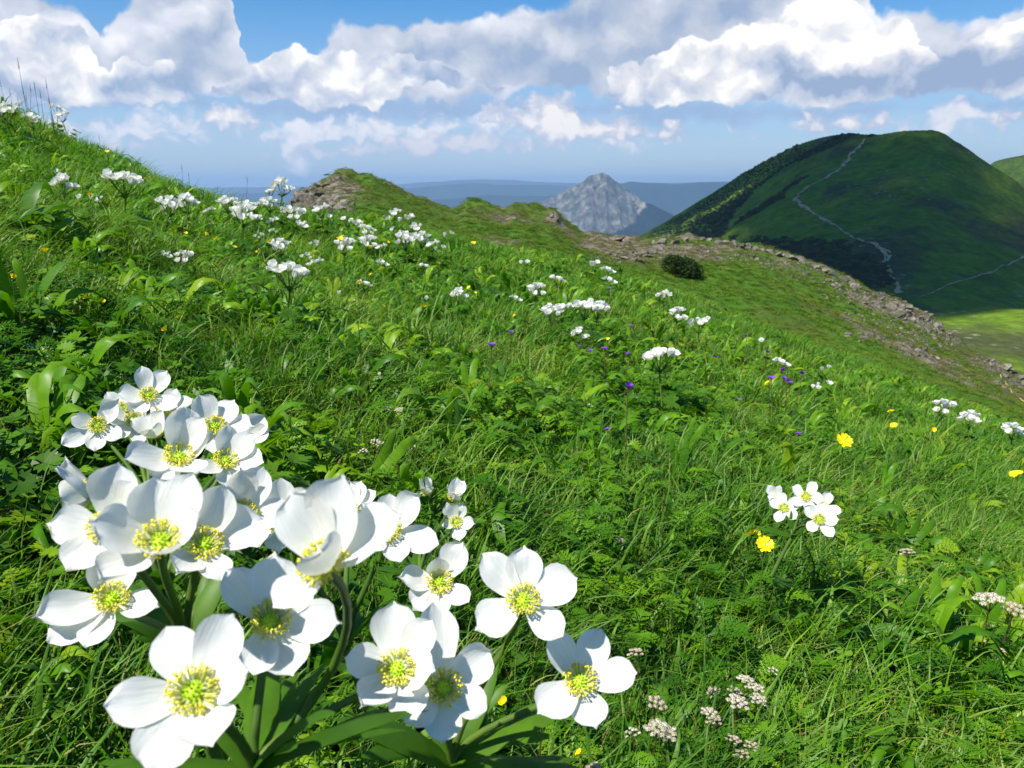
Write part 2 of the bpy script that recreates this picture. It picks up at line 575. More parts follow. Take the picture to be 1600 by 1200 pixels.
# ------------------------------------------------------------------ valley floor to the horizon
VZ = -420.0
m_val, t = new_mat("valley")
pos = t.node('ShaderNodeNewGeometry').outputs['Position']
c = t.ramp(t.noise(pos, 0.0012, 6, 0.6), [(0.4, (0.012, 0.035, 0.012)), (0.6, (0.05, 0.10, 0.02))])
finish(m_val, t, c, 1.0, None, 0.0)
V, F = polar_grid(np.linspace(-math.pi, math.pi, 73), np.concatenate([[0.0], np.geomspace(60, 18500, 60)]),
                  lambda x, y: VZ + 8 * fbm(x / 900, y / 900, 3, 3))
tag(link("valley", np_mesh("valley", V, F, [m_val], True)), kind='structure')

# ------------------------------------------------------------------ dark grassy mountain across the saddle
L_MTN = line([(700, 560), (900, 450), (985, 376), (1000, 368), (1030, 352), (1060, 334), (1095, 312), (1130, 291), (1165, 268), (1200, 249),
              (1230, 233), (1260, 221), (1300, 211), (1330, 208), (1352, 209), (1376, 210), (1400, 205), (1440, 202.5), (1458, 203), (1475, 208),
              (1500, 224), (1525, 241), (1550, 258), (1575, 274), (1600, 291), (1680, 350), (1800, 440), (2000, 600)])
L_MF1 = line([(700, 800), (1000, 560), (1200, 545), (1400, 560), (1600, 600), (2000, 760)])     # foot
L_MF2 = line([(700, 700), (1000, 470), (1200, 470), (1400, 485), (1500, 488), (1600, 492), (2000, 640)])  # end of the flat saddle
m_path_pts = [(1371, 209), (1352, 218), (1340, 232), (1328, 246), (1318, 262), (1300, 272), (1283, 282), (1262, 293),
              (1248, 303), (1242, 314), (1256, 324), (1272, 334), (1290, 346), (1305, 352), (1322, 366), (1336, 374), (1350, 378), (1372, 386),
              (1384, 400), (1380, 414), (1388, 428), (1398, 444), (1406, 460)]


def mtn(x, y):
    r = np.hypot(x, y); az = np.arctan2(x, y)
    crest_r = 620 + 60 * np.sin(az * 9.0)
    tc_ = ev(L_MTN, az); t1 = ev(L_MF1, az); t2 = ev(L_MF2, az)
    r0, r1, r2 = 120.0, 200.0, 300.0
    s01 = np.clip((r - r0) / (r1 - r0), 0, 1)
    s12 = np.clip((r - r1) / (r2 - r1), 0, 1)
    s2c = np.clip((r - r2) / (crest_r - r2), 0, 1)
    u = s2c
    prof = 0.10 * u + 0.90 * (1 - (1 - u) ** 1.35) if False else u ** 0.92
    te = (t1 - 0.25) + 0.25 * s01 + (t2 - t1) * s12 + (tc_ - t2) * prof
    z = r * te
    over = np.clip((r - crest_r) / 400.0, 0, 3)
    z = z - over ** 1.4 * 260 - over * 60
    w_ = sstep(u, 0.02, 0.15) * (1 - sstep(u, 0.90, 1.0))
    z = z + w_ * (9.0 * fbm(x / 90, y / 90, 4, 21) - 3.5 * np.abs(fbm(x / 60, y / 160, 3, 31))) + 0.5 * fbm(x / 7, y / 7, 3, 22) * sstep(u, 0.0, 0.2)
    return np.maximum(z, VZ - 5)


def mtn_hit(X, Y, r0=190.0, r1=900.0):
    d = pdir(X, Y); hd = math.hypot(d.x, d.y)
    r = np.linspace(r0, r1, 1500)
    x = d.x / hd * r; y = d.y / hd * r; zr = d.z / hd * r
    below = zr < mtn(x, y)
    if not below.any():
        return None
    i = int(np.argmax(below))
    return Vector((x[i], y[i], float(mtn(x[i:i + 1], y[i:i + 1])[0])))


m_mtn, t = new_mat("mountain")
pos = t.node('ShaderNodeNewGeometry').outputs['Position']
n1 = t.noise(pos, 0.012, 6, 0.6)
n2 = t.noise(pos, 0.09, 5, 0.65)
n3 = t.noise(pos, 0.6, 4, 0.6)
g = t.ramp(n2, [(0.3, (0.065, 0.120, 0.006)), (0.55, (0.125, 0.210, 0.010)), (0.75, (0.185, 0.27, 0.022))])
br = t.mix(t.step(n1, 0.50, 0.62), g, t.mix(n3, (0.045, 0.060, 0.016, 1), (0.095, 0.10, 0.035, 1)))
sx = t.node('ShaderNodeSeparateXYZ', i_0=pos)
# bare stones showing through the turf
vor = t.node('ShaderNodeTexVoronoi', feature='F1', i_Scale=0.17, i_Vector=pos)
st = t.math('MULTIPLY', t.step(vor.outputs['Distance'], 0.30, 0.16), t.step(t.noise(pos, 0.017, 3), 0.48, 0.60))
st = t.math('MULTIPLY', st, t.step(n3, 0.42, 0.58))
br = t.mix(1.0, br, t.ramp(t.noise(pos, 0.25, 6, 0.75), [(0.35, (0.62, 0.66, 0.6)), (0.65, (1.3, 1.25, 1.2))]), 'MULTIPLY')
c = t.mix(t.math('MULTIPLY', st, 0.8), br, (0.30, 0.27, 0.22, 1))
finish(m_mtn, t, c, 1.0, bump(t, n3, 0.6, 2.0), 0.05)
V, F = polar_grid(np.linspace(azte(700, 400)[0], azte(2000, 400)[0], 420), np.concatenate([np.linspace(120, 760, 330), np.linspace(765, 1700, 40)]), mtn)
tag(link("mountain", np_mesh("mountain", V, F, [m_mtn], True)), kind='structure')

# second shoulder peeping in at the right edge
L_SH = line([(1200, 400), (1480, 300), (1555, 254), (1600, 243), (1700, 225), (1900, 260), (2200, 400)])


def shoulder(x, y):
    r = np.hypot(x, y); az = np.arctan2(x, y)
    te = ev(L_SH, az)
    u = np.clip((r - 700) / 500, 0, 1)
    z = VZ + (1200 * te - VZ) * u ** 0.8
    o = np.clip((r - 1200) / 500, 0, 2)
    z = z - o * 300 + 8 * fbm(x / 80, y / 80, 4, 41)
    return np.maximum(z, VZ - 5)


V, F = polar_grid(np.linspace(azte(1200, 300)[0], azte(2200, 300)[0], 120), np.linspace(700, 1900, 90), shoulder)
tag(link("mountain_shoulder", np_mesh("mountain_shoulder", V, F, [m_mtn], True)), kind='structure')

# ------------------------------------------------------------------ grey limestone peak
L_PK = line([(300, 420), (560, 380), (700, 356), (780, 341), (820, 326), (842, 318), (858, 309), (872, 303), (884, 296), (896, 289), (904, 287), (914, 279), (920, 273),
             (932, 271), (944, 268.5), (950, 271), (958, 279), (968, 286), (974, 292), (984, 298), (996, 308), (1004, 315), (1024, 321), (1045, 332), (1075, 347), (1130, 375),
             (1300, 420), (1600, 470)])
PKR = 4200.0


def peak(x, y):
    r = np.hypot(x, y); az = np.arctan2(x, y)
    u = np.abs(r - PKR) / 900.0
    zc = PKR * ev(L_PK, az)
    fall = np.clip(1 - u, 0, 1)
    steep = sstep(zc, -150, 90)
    prof = fall ** (1.1 + 0.7 * steep)
    z = (VZ - 30) + (zc - VZ + 30) * prof
    hgt = np.clip((z - VZ) / 450, 0, 1)
    m = hgt * sstep(u, 0.0, 0.12)
    z = z + m * (85 * (fbm(x / 130, y / 420, 5, 51, 0.55, True) - 0.25) + 34 * fbm(x / 60, y / 60, 4, 61))
    z = z + 7 * fbm(x / 22, y / 22, 3, 66) * hgt
    return z


m_pk, t = new_mat("limestone_peak")
g_ = t.node('ShaderNodeNewGeometry')
pos = g_.outputs['Position']
s = t.node('ShaderNodeSeparateXYZ', i_0=pos)
n1 = t.noise(pos, 0.006, 6, 0.65)
n2 = t.noise(t.vmath('MULTIPLY', pos, (1, 1, 0.45)), 0.03, 6, 0.7)
rock = t.ramp(n2, [(0.36, (0.045, 0.048, 0.042)), (0.50, (0.115, 0.11, 0.10)), (0.62, (0.25, 0.235, 0.215))])
# scrub on the rock, forest skirt below a ragged line
rock = t.mix(t.math('MULTIPLY', t.step(n1, 0.42, 0.62), 0.45), rock, (0.035, 0.06, 0.03, 1))
line_h = t.math('ADD', t.math('MULTIPLY', t.math('SUBTRACT', n1, 0.5), 170.0), t.math('MULTIPLY', t.math('SUBTRACT', n2, 0.5), 60.0))
hgt = t.math('ADD', s.outputs[2], line_h)
# the light screes on the right flank
sc_ = t.math('MULTIPLY', t.step(s.outputs[0], 560.0, 640.0), t.step(s.outputs[2], -190.0, -120.0))
rock = t.mix(t.math('MULTIPLY', t.math('MULTIPLY', sc_, t.step(n2, 0.40, 0.52)), 0.85), rock, (0.40, 0.345, 0.28, 1))
thr = t.math('MULTIPLY_ADD', t.step(s.outputs[0], 500.0, 740.0), 150.0, -225.0)
mfor = t.step(t.math('SUBTRACT', hgt, thr), 12.0, -14.0)
c = t.mix(mfor, rock, t.ramp(n2, [(0.3, (0.002, 0.009, 0.013)), (0.7, (0.006, 0.020, 0.022))]))  # forest green tinted blue, haze painted into the colour
finish(m_pk, t, c, 1.0, bump(t, n2, 0.9, 25.0), 0.0)
V, F = polar_grid(np.linspace(azte(300, 350)[0], azte(1600, 350)[0], 520), np.linspace(PKR - 900, PKR + 900, 190), peak)
tag(link("rocky_peak", np_mesh("rocky_peak", V, F, [m_pk], True)), kind='structure')

# ------------------------------------------------------------------ far hills, some of the haze's blue put into their colour
m_far, t = new_mat("far_hills")
pos = t.node('ShaderNodeNewGeometry').outputs['Position']
c = t.ramp(t.noise(pos, 0.0015, 5, 0.6), [(0.4, (0.006, 0.014, 0.016)), (0.65, (0.020, 0.034, 0.022))])
finish(m_far, t, c, 1.0, None, 0.0)
for k, (rr, pts) in enumerate([
    (7500.0, [(-600, 300), (0, 312), (300, 316), (430, 322), (560, 312), (640, 312), (700, 309), (735, 306), (760, 303), (800, 304), (850, 305), (900, 300),
              (960, 287), (985, 281), (1010, 283), (1060, 285), (1090, 282), (1140, 281), (1200, 284), (1400, 290), (1700, 280), (2200, 300)]),
    (10000.0, [(-600, 296), (0, 298), (300, 302), (450, 299), (600, 297), (660, 291), (700, 287), (740, 284), (780, 287), (850, 287), (900, 290), (1000, 292), (1100, 288),
               (1200, 284), (1500, 286), (2200, 294)]),
    (14000.0, [(-600, 286), (100, 289), (300, 292), (430, 291), (600, 288), (700, 281), (745, 278), (790, 279), (860, 284), (1000, 285), (1100, 283), (1300, 281), (2200, 287)]),
]):
    ln = line(pts)

    def farh(x, y, rr=rr, ln=ln, k=k):
        r = np.hypot(x, y); az = np.arctan2(x, y)
        zc = rr * ev(ln, az) + rr * 0.0007 * fbm(az * 60, az * 3 + k, 4, 70 + k)
        u = np.clip(1 - np.abs(r - rr) / (rr * 0.16), 0, 1)
        return (VZ - 20) + (zc - VZ + 20) * u ** 1.1 + 60 * fbm(x / 700, y / 700, 4, 75 + k) * sstep(u, 0, 0.4) * (1 - sstep(u, 0.85, 1.0))
    V, F = polar_grid(np.linspace(-0.95, 0.95, 500), np.linspace(rr * 0.84, rr * 1.16, 40), farh)
    tag(link("far_hills", np_mesh("far_hills", V, F, [m_far], True)), kind='structure')

# ------------------------------------------------------------------ haze: one closed box of thin blue air
m_hz = bpy.data.materials.new("haze")
m_hz.use_nodes = True
t = NT(m_hz.node_tree); t.n.clear()
pv = t.node('ShaderNodeVolumePrincipled', i_Color=(0.42, 0.68, 1.0, 1), i_Density=0.00011, i_Anisotropy=0.1)
o = t.node('ShaderNodeOutputMaterial')
t.l.new(pv.outputs[0], o.inputs['Volume'])
hx, z0, z1 = 19000.0, VZ - 40.0, 170.0
V = [(sx_ * hx, sy_ * hx, zz) for zz in (z0, z1) for sy_ in (-1, 1) for sx_ in (-1, 1)]
F = [(0, 2, 3, 1), (4, 5, 7, 6), (0, 1, 5, 4), (2, 6, 7, 3), (0, 4, 6, 2), (1, 3, 7, 5)]
tag(link("haze", np_mesh("haze", V, F, [m_hz])), 'thin blue summer haze filling the air over the valleys', 'haze', kind='stuff')

# ================================================================== vegetation
class Geo:
    """collects quads / triangles with a material index each"""
    def __init__(self):
        self.v = []; self.f = []; self.m = []; self.n = 0

    def add(self, V, F, mi=0):
        V = np.asarray(V, dtype=float)
        self.v.append(V)
        for f in F:
            self.f.append(tuple(int(i) + self.n for i in f))
            self.m.append(mi)
        self.n += len(V)
        return self

    def mesh(self, name, mats, smooth=True):
        return np_mesh(name, np.concatenate(self.v), self.f, mats, smooth, self.m)


def frame(d):
    d = Vector(d).normalized()
    a = Vector((0, 0, 1)) if abs(d.z) < 0.9 else Vector((1, 0, 0))
    x = d.cross(a).normalized()
    return x, x.cross(d).normalized()


def tube(pts, rad, sides=6):
    """tapered tube through points"""
    V = []; F = []
    n = len(pts)
    for i, p in enumerate(pts):
        d = Vector(pts[min(i + 1, n - 1)]) - Vector(pts[max(i - 1, 0)])
        x, y = frame(d)
        r = rad[i] if hasattr(rad, '__len__') else rad
        for k in range(sides):
            a = 2 * math.pi * k / sides
            V.append(Vector(p) + (x * math.cos(a) + y * math.sin(a)) * r)
    for i in range(n - 1):
        for k in range(sides):
            k2 = (k + 1) % sides
            F.append((i * sides + k, i * sides + k2, (i + 1) * sides + k2, (i + 1) * sides + k))
    return np.array([tuple(v) for v in V]), F


def bez(a, b, c, d, n):
    out = []
    for i in range(n + 1):
        t = i / n
        out.append(Vector(a) * (1 - t) ** 3 + Vector(b) * 3 * t * (1 - t) ** 2 + Vector(c) * 3 * t * t * (1 - t) + Vector(d) * t ** 3)
    return out


def strip(path, widths, side, fold=0.0, up=None):
    """a leaf: path points, half widths, side vector, folded along its midrib"""
    V = []; F = []
    n = len(path)
    side = Vector(side).normalized()
    for i, p in enumerate(path):
        d = (path[min(i + 1, n - 1)] - path[max(i - 1, 0)])
        d = d.normalized() if d.length > 1e-9 else Vector((0, 0, 1))
        s = (side - d * side.dot(d)).normalized()
        nn = s.cross(d)
        wd = widths[i]
        V += [p + s * wd + nn * fold * wd, p, p - s * wd + nn * fold * wd]
    for i in range(n - 1):
        a = i * 3
        F += [(a, a + 1, a + 4, a + 3), (a + 1, a + 2, a + 5, a + 4)]
    return np.array([tuple(v) for v in V]), F


rnd = random.Random(3)


def U(a, b):
    return rnd.uniform(a, b)


# leaf materials ---------------------------------------------------------------
def leaf_mat(name, stops, trans=0.35, rough=0.5, patch=1.0, tboost=1.25, far_brown=False):
    m, t = new_mat(name)
    oi = t.node('ShaderNodeObjectInfo')
    g = t.node('ShaderNodeNewGeometry')
    n = t.noise(g.outputs['Position'], 1.7, 3, 0.6)
    f = t.math('MULTIPLY_ADD', t.math('SUBTRACT', n, 0.5), 1.5 * patch, oi.outputs['Random'])
    c = t.ramp(f, stops)
    nn = t.noise(g.outputs['Position'], 90.0, 2, 0.5)
    c = t.mix(t.step(nn, 0.35, 0.7), c, t.mix(1.0, c, (1.25, 1.2, 1.0, 1), 'MULTIPLY'))
    if far_brown:
        dist = t.vmath('LENGTH', g.outputs['Position'], out=1)
        bn = t.noise(g.outputs['Position'], 0.35, 5, 0.6)
        k = t.math('MULTIPLY', t.step(bn, 0.49, 0.62), t.step(dist, 13.0, 30.0))
        c = t.mix(t.math('MULTIPLY', k, 0.8), c, t.ramp(oi.outputs['Random'], [(0.0, (0.07, 0.055, 0.022)), (0.6, (0.12, 0.10, 0.04)), (1.0, (0.17, 0.145, 0.06))]))
    tc_ = t.mix(1.0, c, (tboost * 1.05, tboost * 1.15, tboost * 0.35, 1), 'MULTIPLY')
    return finish(m, t, c, rough, None, 0.25, trans, tc_)


GR = [(0.0, (0.022, 0.090, 0.003)), (0.35, (0.052, 0.160, 0.004)), (0.65, (0.092, 0.235, 0.006)), (0.9, (0.170, 0.315, 0.012)), (1.0, (0.26, 0.30, 0.05))]
M_grass = leaf_mat("grass_blade", GR, 0.36, 0.45)
M_grassb = leaf_mat("grass_blade_blue", [(0.0, (0.054, 0.137, 0.013)), (0.5, (0.103, 0.210, 0.024)), (1.0, (0.168, 0.279, 0.039))], 0.28, 0.42)
M_grassfar = leaf_mat("grass_far", [(0.0, (0.049, 0.108, 0.004)), (0.4, (0.074, 0.150, 0.005)), (0.8, (0.114, 0.188, 0.008)), (1.0, (0.151, 0.193, 0.014))], 0.3, 0.6)
M_grassbare = leaf_mat("grass_bare", [(0.0, (0.070, 0.076, 0.011)), (0.5, (0.110, 0.102, 0.018)), (1.0, (0.174, 0.135, 0.032))], 0.2, 0.7)
M_straw = leaf_mat("dry_straw", [(0.0, (0.13, 0.09, 0.03)), (0.5, (0.22, 0.20, 0.07)), (1.0, (0.36, 0.31, 0.14))], 0.15, 0.7)
M_herb = leaf_mat("herb_leaf", [(0.0, (0.041, 0.137, 0.004)), (0.45, (0.081, 0.214, 0.005)), (0.8, (0.138, 0.284, 0.007)), (1.0, (0.217, 0.332, 0.011))], 0.36, 0.4)
M_broad = leaf_mat("broad_leaf", [(0.0, (0.049, 0.133, 0.010)), (0.5, (0.085, 0.199, 0.013)), (1.0, (0.142, 0.265, 0.020))], 0.32, 0.38)
M_anleaf = leaf_mat("anemone_leaf", [(0.0, (0.038, 0.114, 0.007)), (0.6, (0.064, 0.163, 0.009)), (1.0, (0.102, 0.212, 0.011))], 0.38, 0.45)
M_stem = leaf_mat("flower_stem", [(0.0, (0.055, 0.12, 0.016)), (1.0, (0.11, 0.18, 0.03))], 0.15, 0.5)
M_stemr = leaf_mat("brown_stem", [(0.0, (0.10, 0.055, 0.03)), (1.0, (0.16, 0.09, 0.05))], 0.1, 0.6)


def blade(g, base, h, lean, az, wd, mi=0, seg=4, droop=0.5):
    d = Vector((math.cos(az), math.sin(az), 0))
    b = Vector(base)
    p1 = b + Vector((0, 0, h * 0.45)) + d * lean * 0.15
    p2 = b + Vector((0, 0, h * 0.85)) + d * lean * 0.5
    p3 = b + Vector((0, 0, h * (1.0 - droop * 0.35))) + d * lean
    path = bez(b, p1, p2, p3, seg)
    tw = U(-0.9, 0.9)
    s = Vector((-d.y, d.x, 0)) + d * tw
    ws = [wd * (0.75 + 0.25 * math.sin(math.pi * min(1, i / seg * 1.4))) * (1 - (i / seg) ** 2.2) + 0.0001 for i in range(seg + 1)]
    # flat ribbon of two faces per segment, slightly folded
    V, F = strip(path, ws, s, fold=0.35)
    g.add(V, F, mi)


def tuft(name, n, h, rad, wd, mats, lean=0.6, seg=4, straw=0.06):
    g = Geo()
    for i in range(n):
        r = rad * math.sqrt(rnd.random()); a = U(0, 6.28)
        hh = h * U(0.55, 1.15)
        mi = 0 if rnd.random() > straw else 1
        az = a + U(-1.2, 1.2)
        blade(g, (r * math.cos(a), r * math.sin(a), -0.01), hh, hh * lean * U(0.2, 1.3), az, wd * U(0.7, 1.3), mi, seg, U(0, 1))
    return g.mesh(name, mats)


def feather_leaf(g, L, az, lift, mi=0, pairs=9):
    """finely cut pinnate leaf"""
    d = Vector((math.cos(az), math.sin(az), 0)); sd = Vector((-d.y, d.x, 0))
    path = bez((0, 0, 0), (d * L * 0.2 + Vector((0, 0, L * lift))), (d * L * 0.65 + Vector((0, 0, L * lift * 1.25))), d * L + Vector((0, 0, L * lift * 0.8)), pairs + 3)
    V, F = strip(path, [0.0007] * len(path), sd)
    g.add(V, F, mi)
    for i in range(3, len(path) - 1):
        u = (i - 3) / pairs
        ll = L * 0.30 * math.sin(math.pi * (0.25 + 0.72 * u)) * U(0.85, 1.15)
        fw = (path[min(i + 1, len(path) - 1)] - path[i]).normalized()
        for s in (-1, 1):
            b = path[i]
            dd = (sd * s * 0.85 + fw * 0.55).normalized()
            up = Vector((0, 0, 1))
            for k in range(4):                     # tiny lobes along each leaflet
                q = b + dd * ll * (k + 0.6) / 4.4
                for s2 in (-1, 1):
                    dl = (dd * 0.8 + dd.cross(up).normalized() * s2 * 0.75 + up * U(0.0, 0.5)).normalized()
                    e = q + dl * ll * 0.34 * (1 - k * 0.12)
                    sw = dl.cross(up).normalized() * 0.0009
                    g.add([q - sw, q + sw, e + sw * 0.5, e - sw * 0.5], [(0, 1, 2, 3)], mi)
            sw = dd.cross(up).normalized() * 0.0006
            e = b + dd * ll
            g.add([b - sw, b + sw, e + sw, e - sw], [(0, 1, 2, 3)], mi)


def feather_plant(name, n, L, mats):
    g = Geo()
    for i in range(n):
        feather_leaf(g, L * U(0.7, 1.15), i * 6.28 / n + U(-0.4, 0.4), U(0.5, 1.9))
    return g.mesh(name, mats)


def lobed_leaf(g, c, nrm, R_, lobes=5, spread=4.4, mi=0, teeth=True):
    """palmate leaf: blade centre c, facing nrm"""
    nrm = Vector(nrm).normalized()
    x, y = frame(nrm)
    a0 = U(0, 6.28)
    for k in range(lobes):
        a = a0 + (k - (lobes - 1) / 2) * spread / lobes
        d = (x * math.cos(a) + y * math.sin(a) + nrm * U(0.0, 0.25)).normalized()
        s = nrm.cross(d)
        L = R_ * (1 - 0.10 * abs(k - (lobes - 1) / 2))
        for j, off in enumerate((-0.42, 0.0, 0.42) if teeth else (0.0,)):
            dd = (d + s * off).normalized()
            ss = nrm.cross(dd)
            b = Vector(c)
            m_ = b + dd * L * 0.55
            e = b + dd * L * (1.0 if off == 0 else 0.82)
            wd = R_ * (0.13 if teeth else 0.26)
            g.add([b - ss * wd * 0.25, b + ss * wd * 0.25, m_ + ss * wd, e, m_ - ss * wd], [(0, 1, 2, 3, 4)], mi)


def lobed_plant(name, n, R_, h, mats, lobes=5, teeth=True):
    g = Geo()
    for i in range(n):
        a = i * 6.28 / n + U(-0.5, 0.5); r = U(0.2, 1.0) * h * 0.9
        top = Vector((math.cos(a) * r, math.sin(a) * r, h * U(0.5, 1.0)))
        V, F = tube(bez((0, 0, 0), (0, 0, h * 0.5), top * 0.8, top, 4), 0.0008, 3)
        g.add(V, F, 1)
        lobed_leaf(g, top, (math.cos(a) * U(0.0, 0.8), math.sin(a) * U(0.0, 0.8), 1), R_ * U(0.7, 1.15), lobes, 4.6, 0, teeth)
    return g.mesh(name, mats)


def broad_leaf(g, base, az, L, W, lift, mi=0, seg=7, droop=0.4):
    d = Vector((math.cos(az), math.sin(az), 0)); sd = Vector((-d.y, d.x, 0))
    b = Vector(base)
    path = bez(b, b + d * L * 0.15 + Vector((0, 0, L * lift * 0.6)), b + d * L * 0.6 + Vector((0, 0, L * lift)),
               b + d * L + Vector((0, 0, L * lift * (1 - droop))), seg)
    ws = [W * (0.10 + math.sin(math.pi * min(1.0, (i / seg)) ** 0.85)) * 0.5 * (1 if i < seg else 0.02) for i in range(seg + 1)]
    V, F = strip(path, ws, sd + Vector((0, 0, U(-0.3, 0.3))), fold=0.28)
    V[:, 2] += 0.03 * L * np.sin(np.arange(len(V)) * 1.7)
    g.add(V, F, mi)


def broad_plant(name, n, L, W, mats, lift=(0.3, 1.2)):
    g = Geo()
    for i in range(n):
        broad_leaf(g, (0, 0, -0.005), i * 6.28 / n * 1.618 + U(-0.3, 0.3), L * U(0.65, 1.15), W * U(0.8, 1.15), U(*lift))
    return g.mesh(name, mats)


def clover(name, n, mats):
    g = Geo()
    for i in range(n):
        r = 0.035 * math.sqrt(rnd.random()); a = U(0, 6.28); h = U(0.03, 0.085)
        top = Vector((r * math.cos(a) * 1.3, r * math.sin(a) * 1.3, h))
        V, F = tube(bez((r * math.cos(a) * 0.3, r * math.sin(a) * 0.3, 0), (0, 0, h * 0.4), top * 0.9, top, 3), 0.0005, 3)
        g.add(V, F, 1)
        nrm = Vector((U(-0.5, 0.5), U(-0.5, 0.5), 1)).normalized(); x, y = frame(nrm)
        a0 = U(0, 6.28); rr = U(0.005, 0.010)
        for k in range(3):
            aa = a0 + k * 2.094
            d = x * math.cos(aa) + y * math.sin(aa); s = nrm.cross(d)
            P = [top, top + d * rr * 0.5 + s * rr * 0.42, top + d * rr * 1.1 + s * rr * 0.40 + nrm * 0.001, top + d * rr * 1.25, top + d * rr * 1.1 - s * rr * 0.40 + nrm * 0.001, top + d * rr * 0.5 - s * rr * 0.42]
            g.add(P, [(0, 1, 2, 3, 4, 5)], 0)
    return g.mesh(name, mats)


# ------------------------------------------------------------------ scatter (one object per kind of cover)
def source_collection(name, meshes):
    c = bpy.data.collections.new(name)
    for i, me in enumerate(meshes):
        o = bpy.data.objects.new("%s_%02d" % (name, i), me)
        c.objects.link(o)
    return c


def scatter(name, pts, rots, scl, idx, coll, label, cat):
    me = bpy.data.meshes.new(name)
    n = len(pts)
    me.vertices.add(n)
    me.vertices.foreach_set('co', pts.astype(np.float32).ravel())
    for nm, typ, arr in (('rot', 'FLOAT_VECTOR', rots), ('scl', 'FLOAT', scl), ('idx', 'INT', idx)):
        at = me.attributes.new(nm, typ, 'POINT')
        if typ == 'FLOAT_VECTOR':
            at.data.foreach_set('vector', arr.astype(np.float32).ravel())
        elif typ == 'FLOAT':
            at.data.foreach_set('value', arr.astype(np.float32))
        else:
            at.data.foreach_set('value', arr.astype(np.int32))
    o = link(name, me)
    ng = bpy.data.node_groups.new(name, 'GeometryNodeTree')
    ng.interface.new_socket("Geometry", in_out='INPUT', socket_type='NodeSocketGeometry')
    ng.interface.new_socket("Geometry", in_out='OUTPUT', socket_type='NodeSocketGeometry')
    N = ng.nodes; L = ng.links
    gi = N.new('NodeGroupInput'); go = N.new('NodeGroupOutput')
    ci = N.new('GeometryNodeCollectionInfo')
    ci.inputs['Collection'].default_value = coll
    ci.inputs['Separate Children'].default_value = True
    ci.inputs['Reset Children'].default_value = True
    iop = N.new('GeometryNodeInstanceOnPoints')
    iop.inputs['Pick Instance'].default_value = True

    def attr(nm, dt):
        a = N.new('GeometryNodeInputNamedAttribute'); a.data_type = dt; a.inputs['Name'].default_value = nm
        return a.outputs['Attribute']
    e2r = N.new('FunctionNodeEulerToRotation')
    L.new(gi.outputs[0], iop.inputs['Points']); L.new(ci.outputs[0], iop.inputs['Instance'])
    L.new(attr('idx', 'INT'), iop.inputs['Instance Index'])
    L.new(attr('rot', 'FLOAT_VECTOR'), e2r.inputs[0]); L.new(e2r.outputs[0], iop.inputs['Rotation'])
    L.new(attr('scl', 'FLOAT'), iop.inputs['Scale'])
    L.new(iop.outputs[0], go.inputs[0])
    md = o.modifiers.new("scatter", 'NODES'); md.node_group = ng
    tag(o, label, cat, kind='stuff')
    return o


rg = np.random.default_rng(11)


def sector(n, r0, r1, a0=-0.72, a1=0.72, power=2.0):
    """points in a ring sector; power 2 = even density, smaller = denser near the camera"""
    u = rg.random(n)
    r = (r0 ** power + u * (r1 ** power - r0 ** power)) ** (1 / power)
    a = rg.uniform(a0, a1, n)
    return np.sin(a) * r, np.cos(a) * r


def place(x, y, sink=0.0):
    z = hill(x, y) - sink
    return np.stack([x, y, z], -1)


def rots_for(n, tilt=0.18):
    return np.stack([rg.normal(0, tilt, n), rg.normal(0, tilt, n), rg.uniform(0, 6.283, n)], -1)


def visible(P, margin=0.06, hgt=0.15, depth=0.25):
    """drop what neither shows nor shades anything in view"""
    x, y, z = P[:, 0], P[:, 1], P[:, 2] + hgt
    cp, sp = math.cos(PITCH), math.sin(PITCH)
    fw = y * cp - z * sp
    up = y * sp + z * cp
    ok = (fw > 0.05) & (np.abs(x / np.maximum(fw, 1e-3)) < 0.65 + margin + 0.75 / np.maximum(fw, 0.3)) & (up / np.maximum(fw, 1e-3) > -0.487 - depth / np.maximum(fw, 0.3) * 1.5 - margin)
    return ok


def cover_mask(x, y, s, thr, soft=0.12):
    n = fbm(x * 1.3, y * 1.3, 3, s)
    return rg.random(len(x)) < sstep(n, thr - soft, thr + soft)


# --- sources
gm = [M_grass, M_straw]
S1 = [tuft("tuft", 14, 0.085, 0.022, 0.0011, gm, 0.7, 5), tuft("tuft", 12, 0.11, 0.024, 0.0014, gm, 0.9, 5), tuft("tuft", 16, 0.065, 0.03, 0.0009, gm, 0.8, 4),
      tuft("tuft", 9, 0.13, 0.02, 0.0019, [M_grassb, M_straw], 0.8, 6), tuft("tuft", 10, 0.10, 0.03, 0.0012, gm, 1.3, 6, 0.2), tuft("tuft", 7, 0.12, 0.018, 0.0032, [M_grassb, M_straw], 0.7, 6, 0.0),
      tuft("tuft", 10, 0.09, 0.03, 0.0007, [M_straw, M_grass], 1.4, 5, 0.5)]
S2 = [tuft("tuft", 24, 0.085, 0.05, 0.0018, gm, 0.8, 3, 0.02), tuft("tuft", 22, 0.10, 0.05, 0.0022, gm, 0.9, 3, 0.02), tuft("tuft", 20, 0.11, 0.05, 0.0026, [M_grassb, M_straw], 0.8, 3, 0.0),
      tuft("tuft", 26, 0.07, 0.06, 0.0018, gm, 1.0, 3, 0.07)]
fm = [M_grassfar, M_straw]
S3 = [tuft("tuft", 60, 0.10, 0.19, 0.006, fm, 0.9, 2, 0.02), tuft("tuft", 60, 0.08, 0.20, 0.005, fm, 1.0, 2, 0.04), tuft("tuft", 50, 0.13, 0.18, 0.007, fm, 0.9, 2, 0.01),
      tuft("tuft", 45, 0.06, 0.19, 0.006, [M_grassbare, M_straw], 1.1, 2, 0.1), tuft("tuft", 40, 0.08, 0.19, 0.006, [M_grassbare, M_grassfar], 1.0, 2, 0.3)]

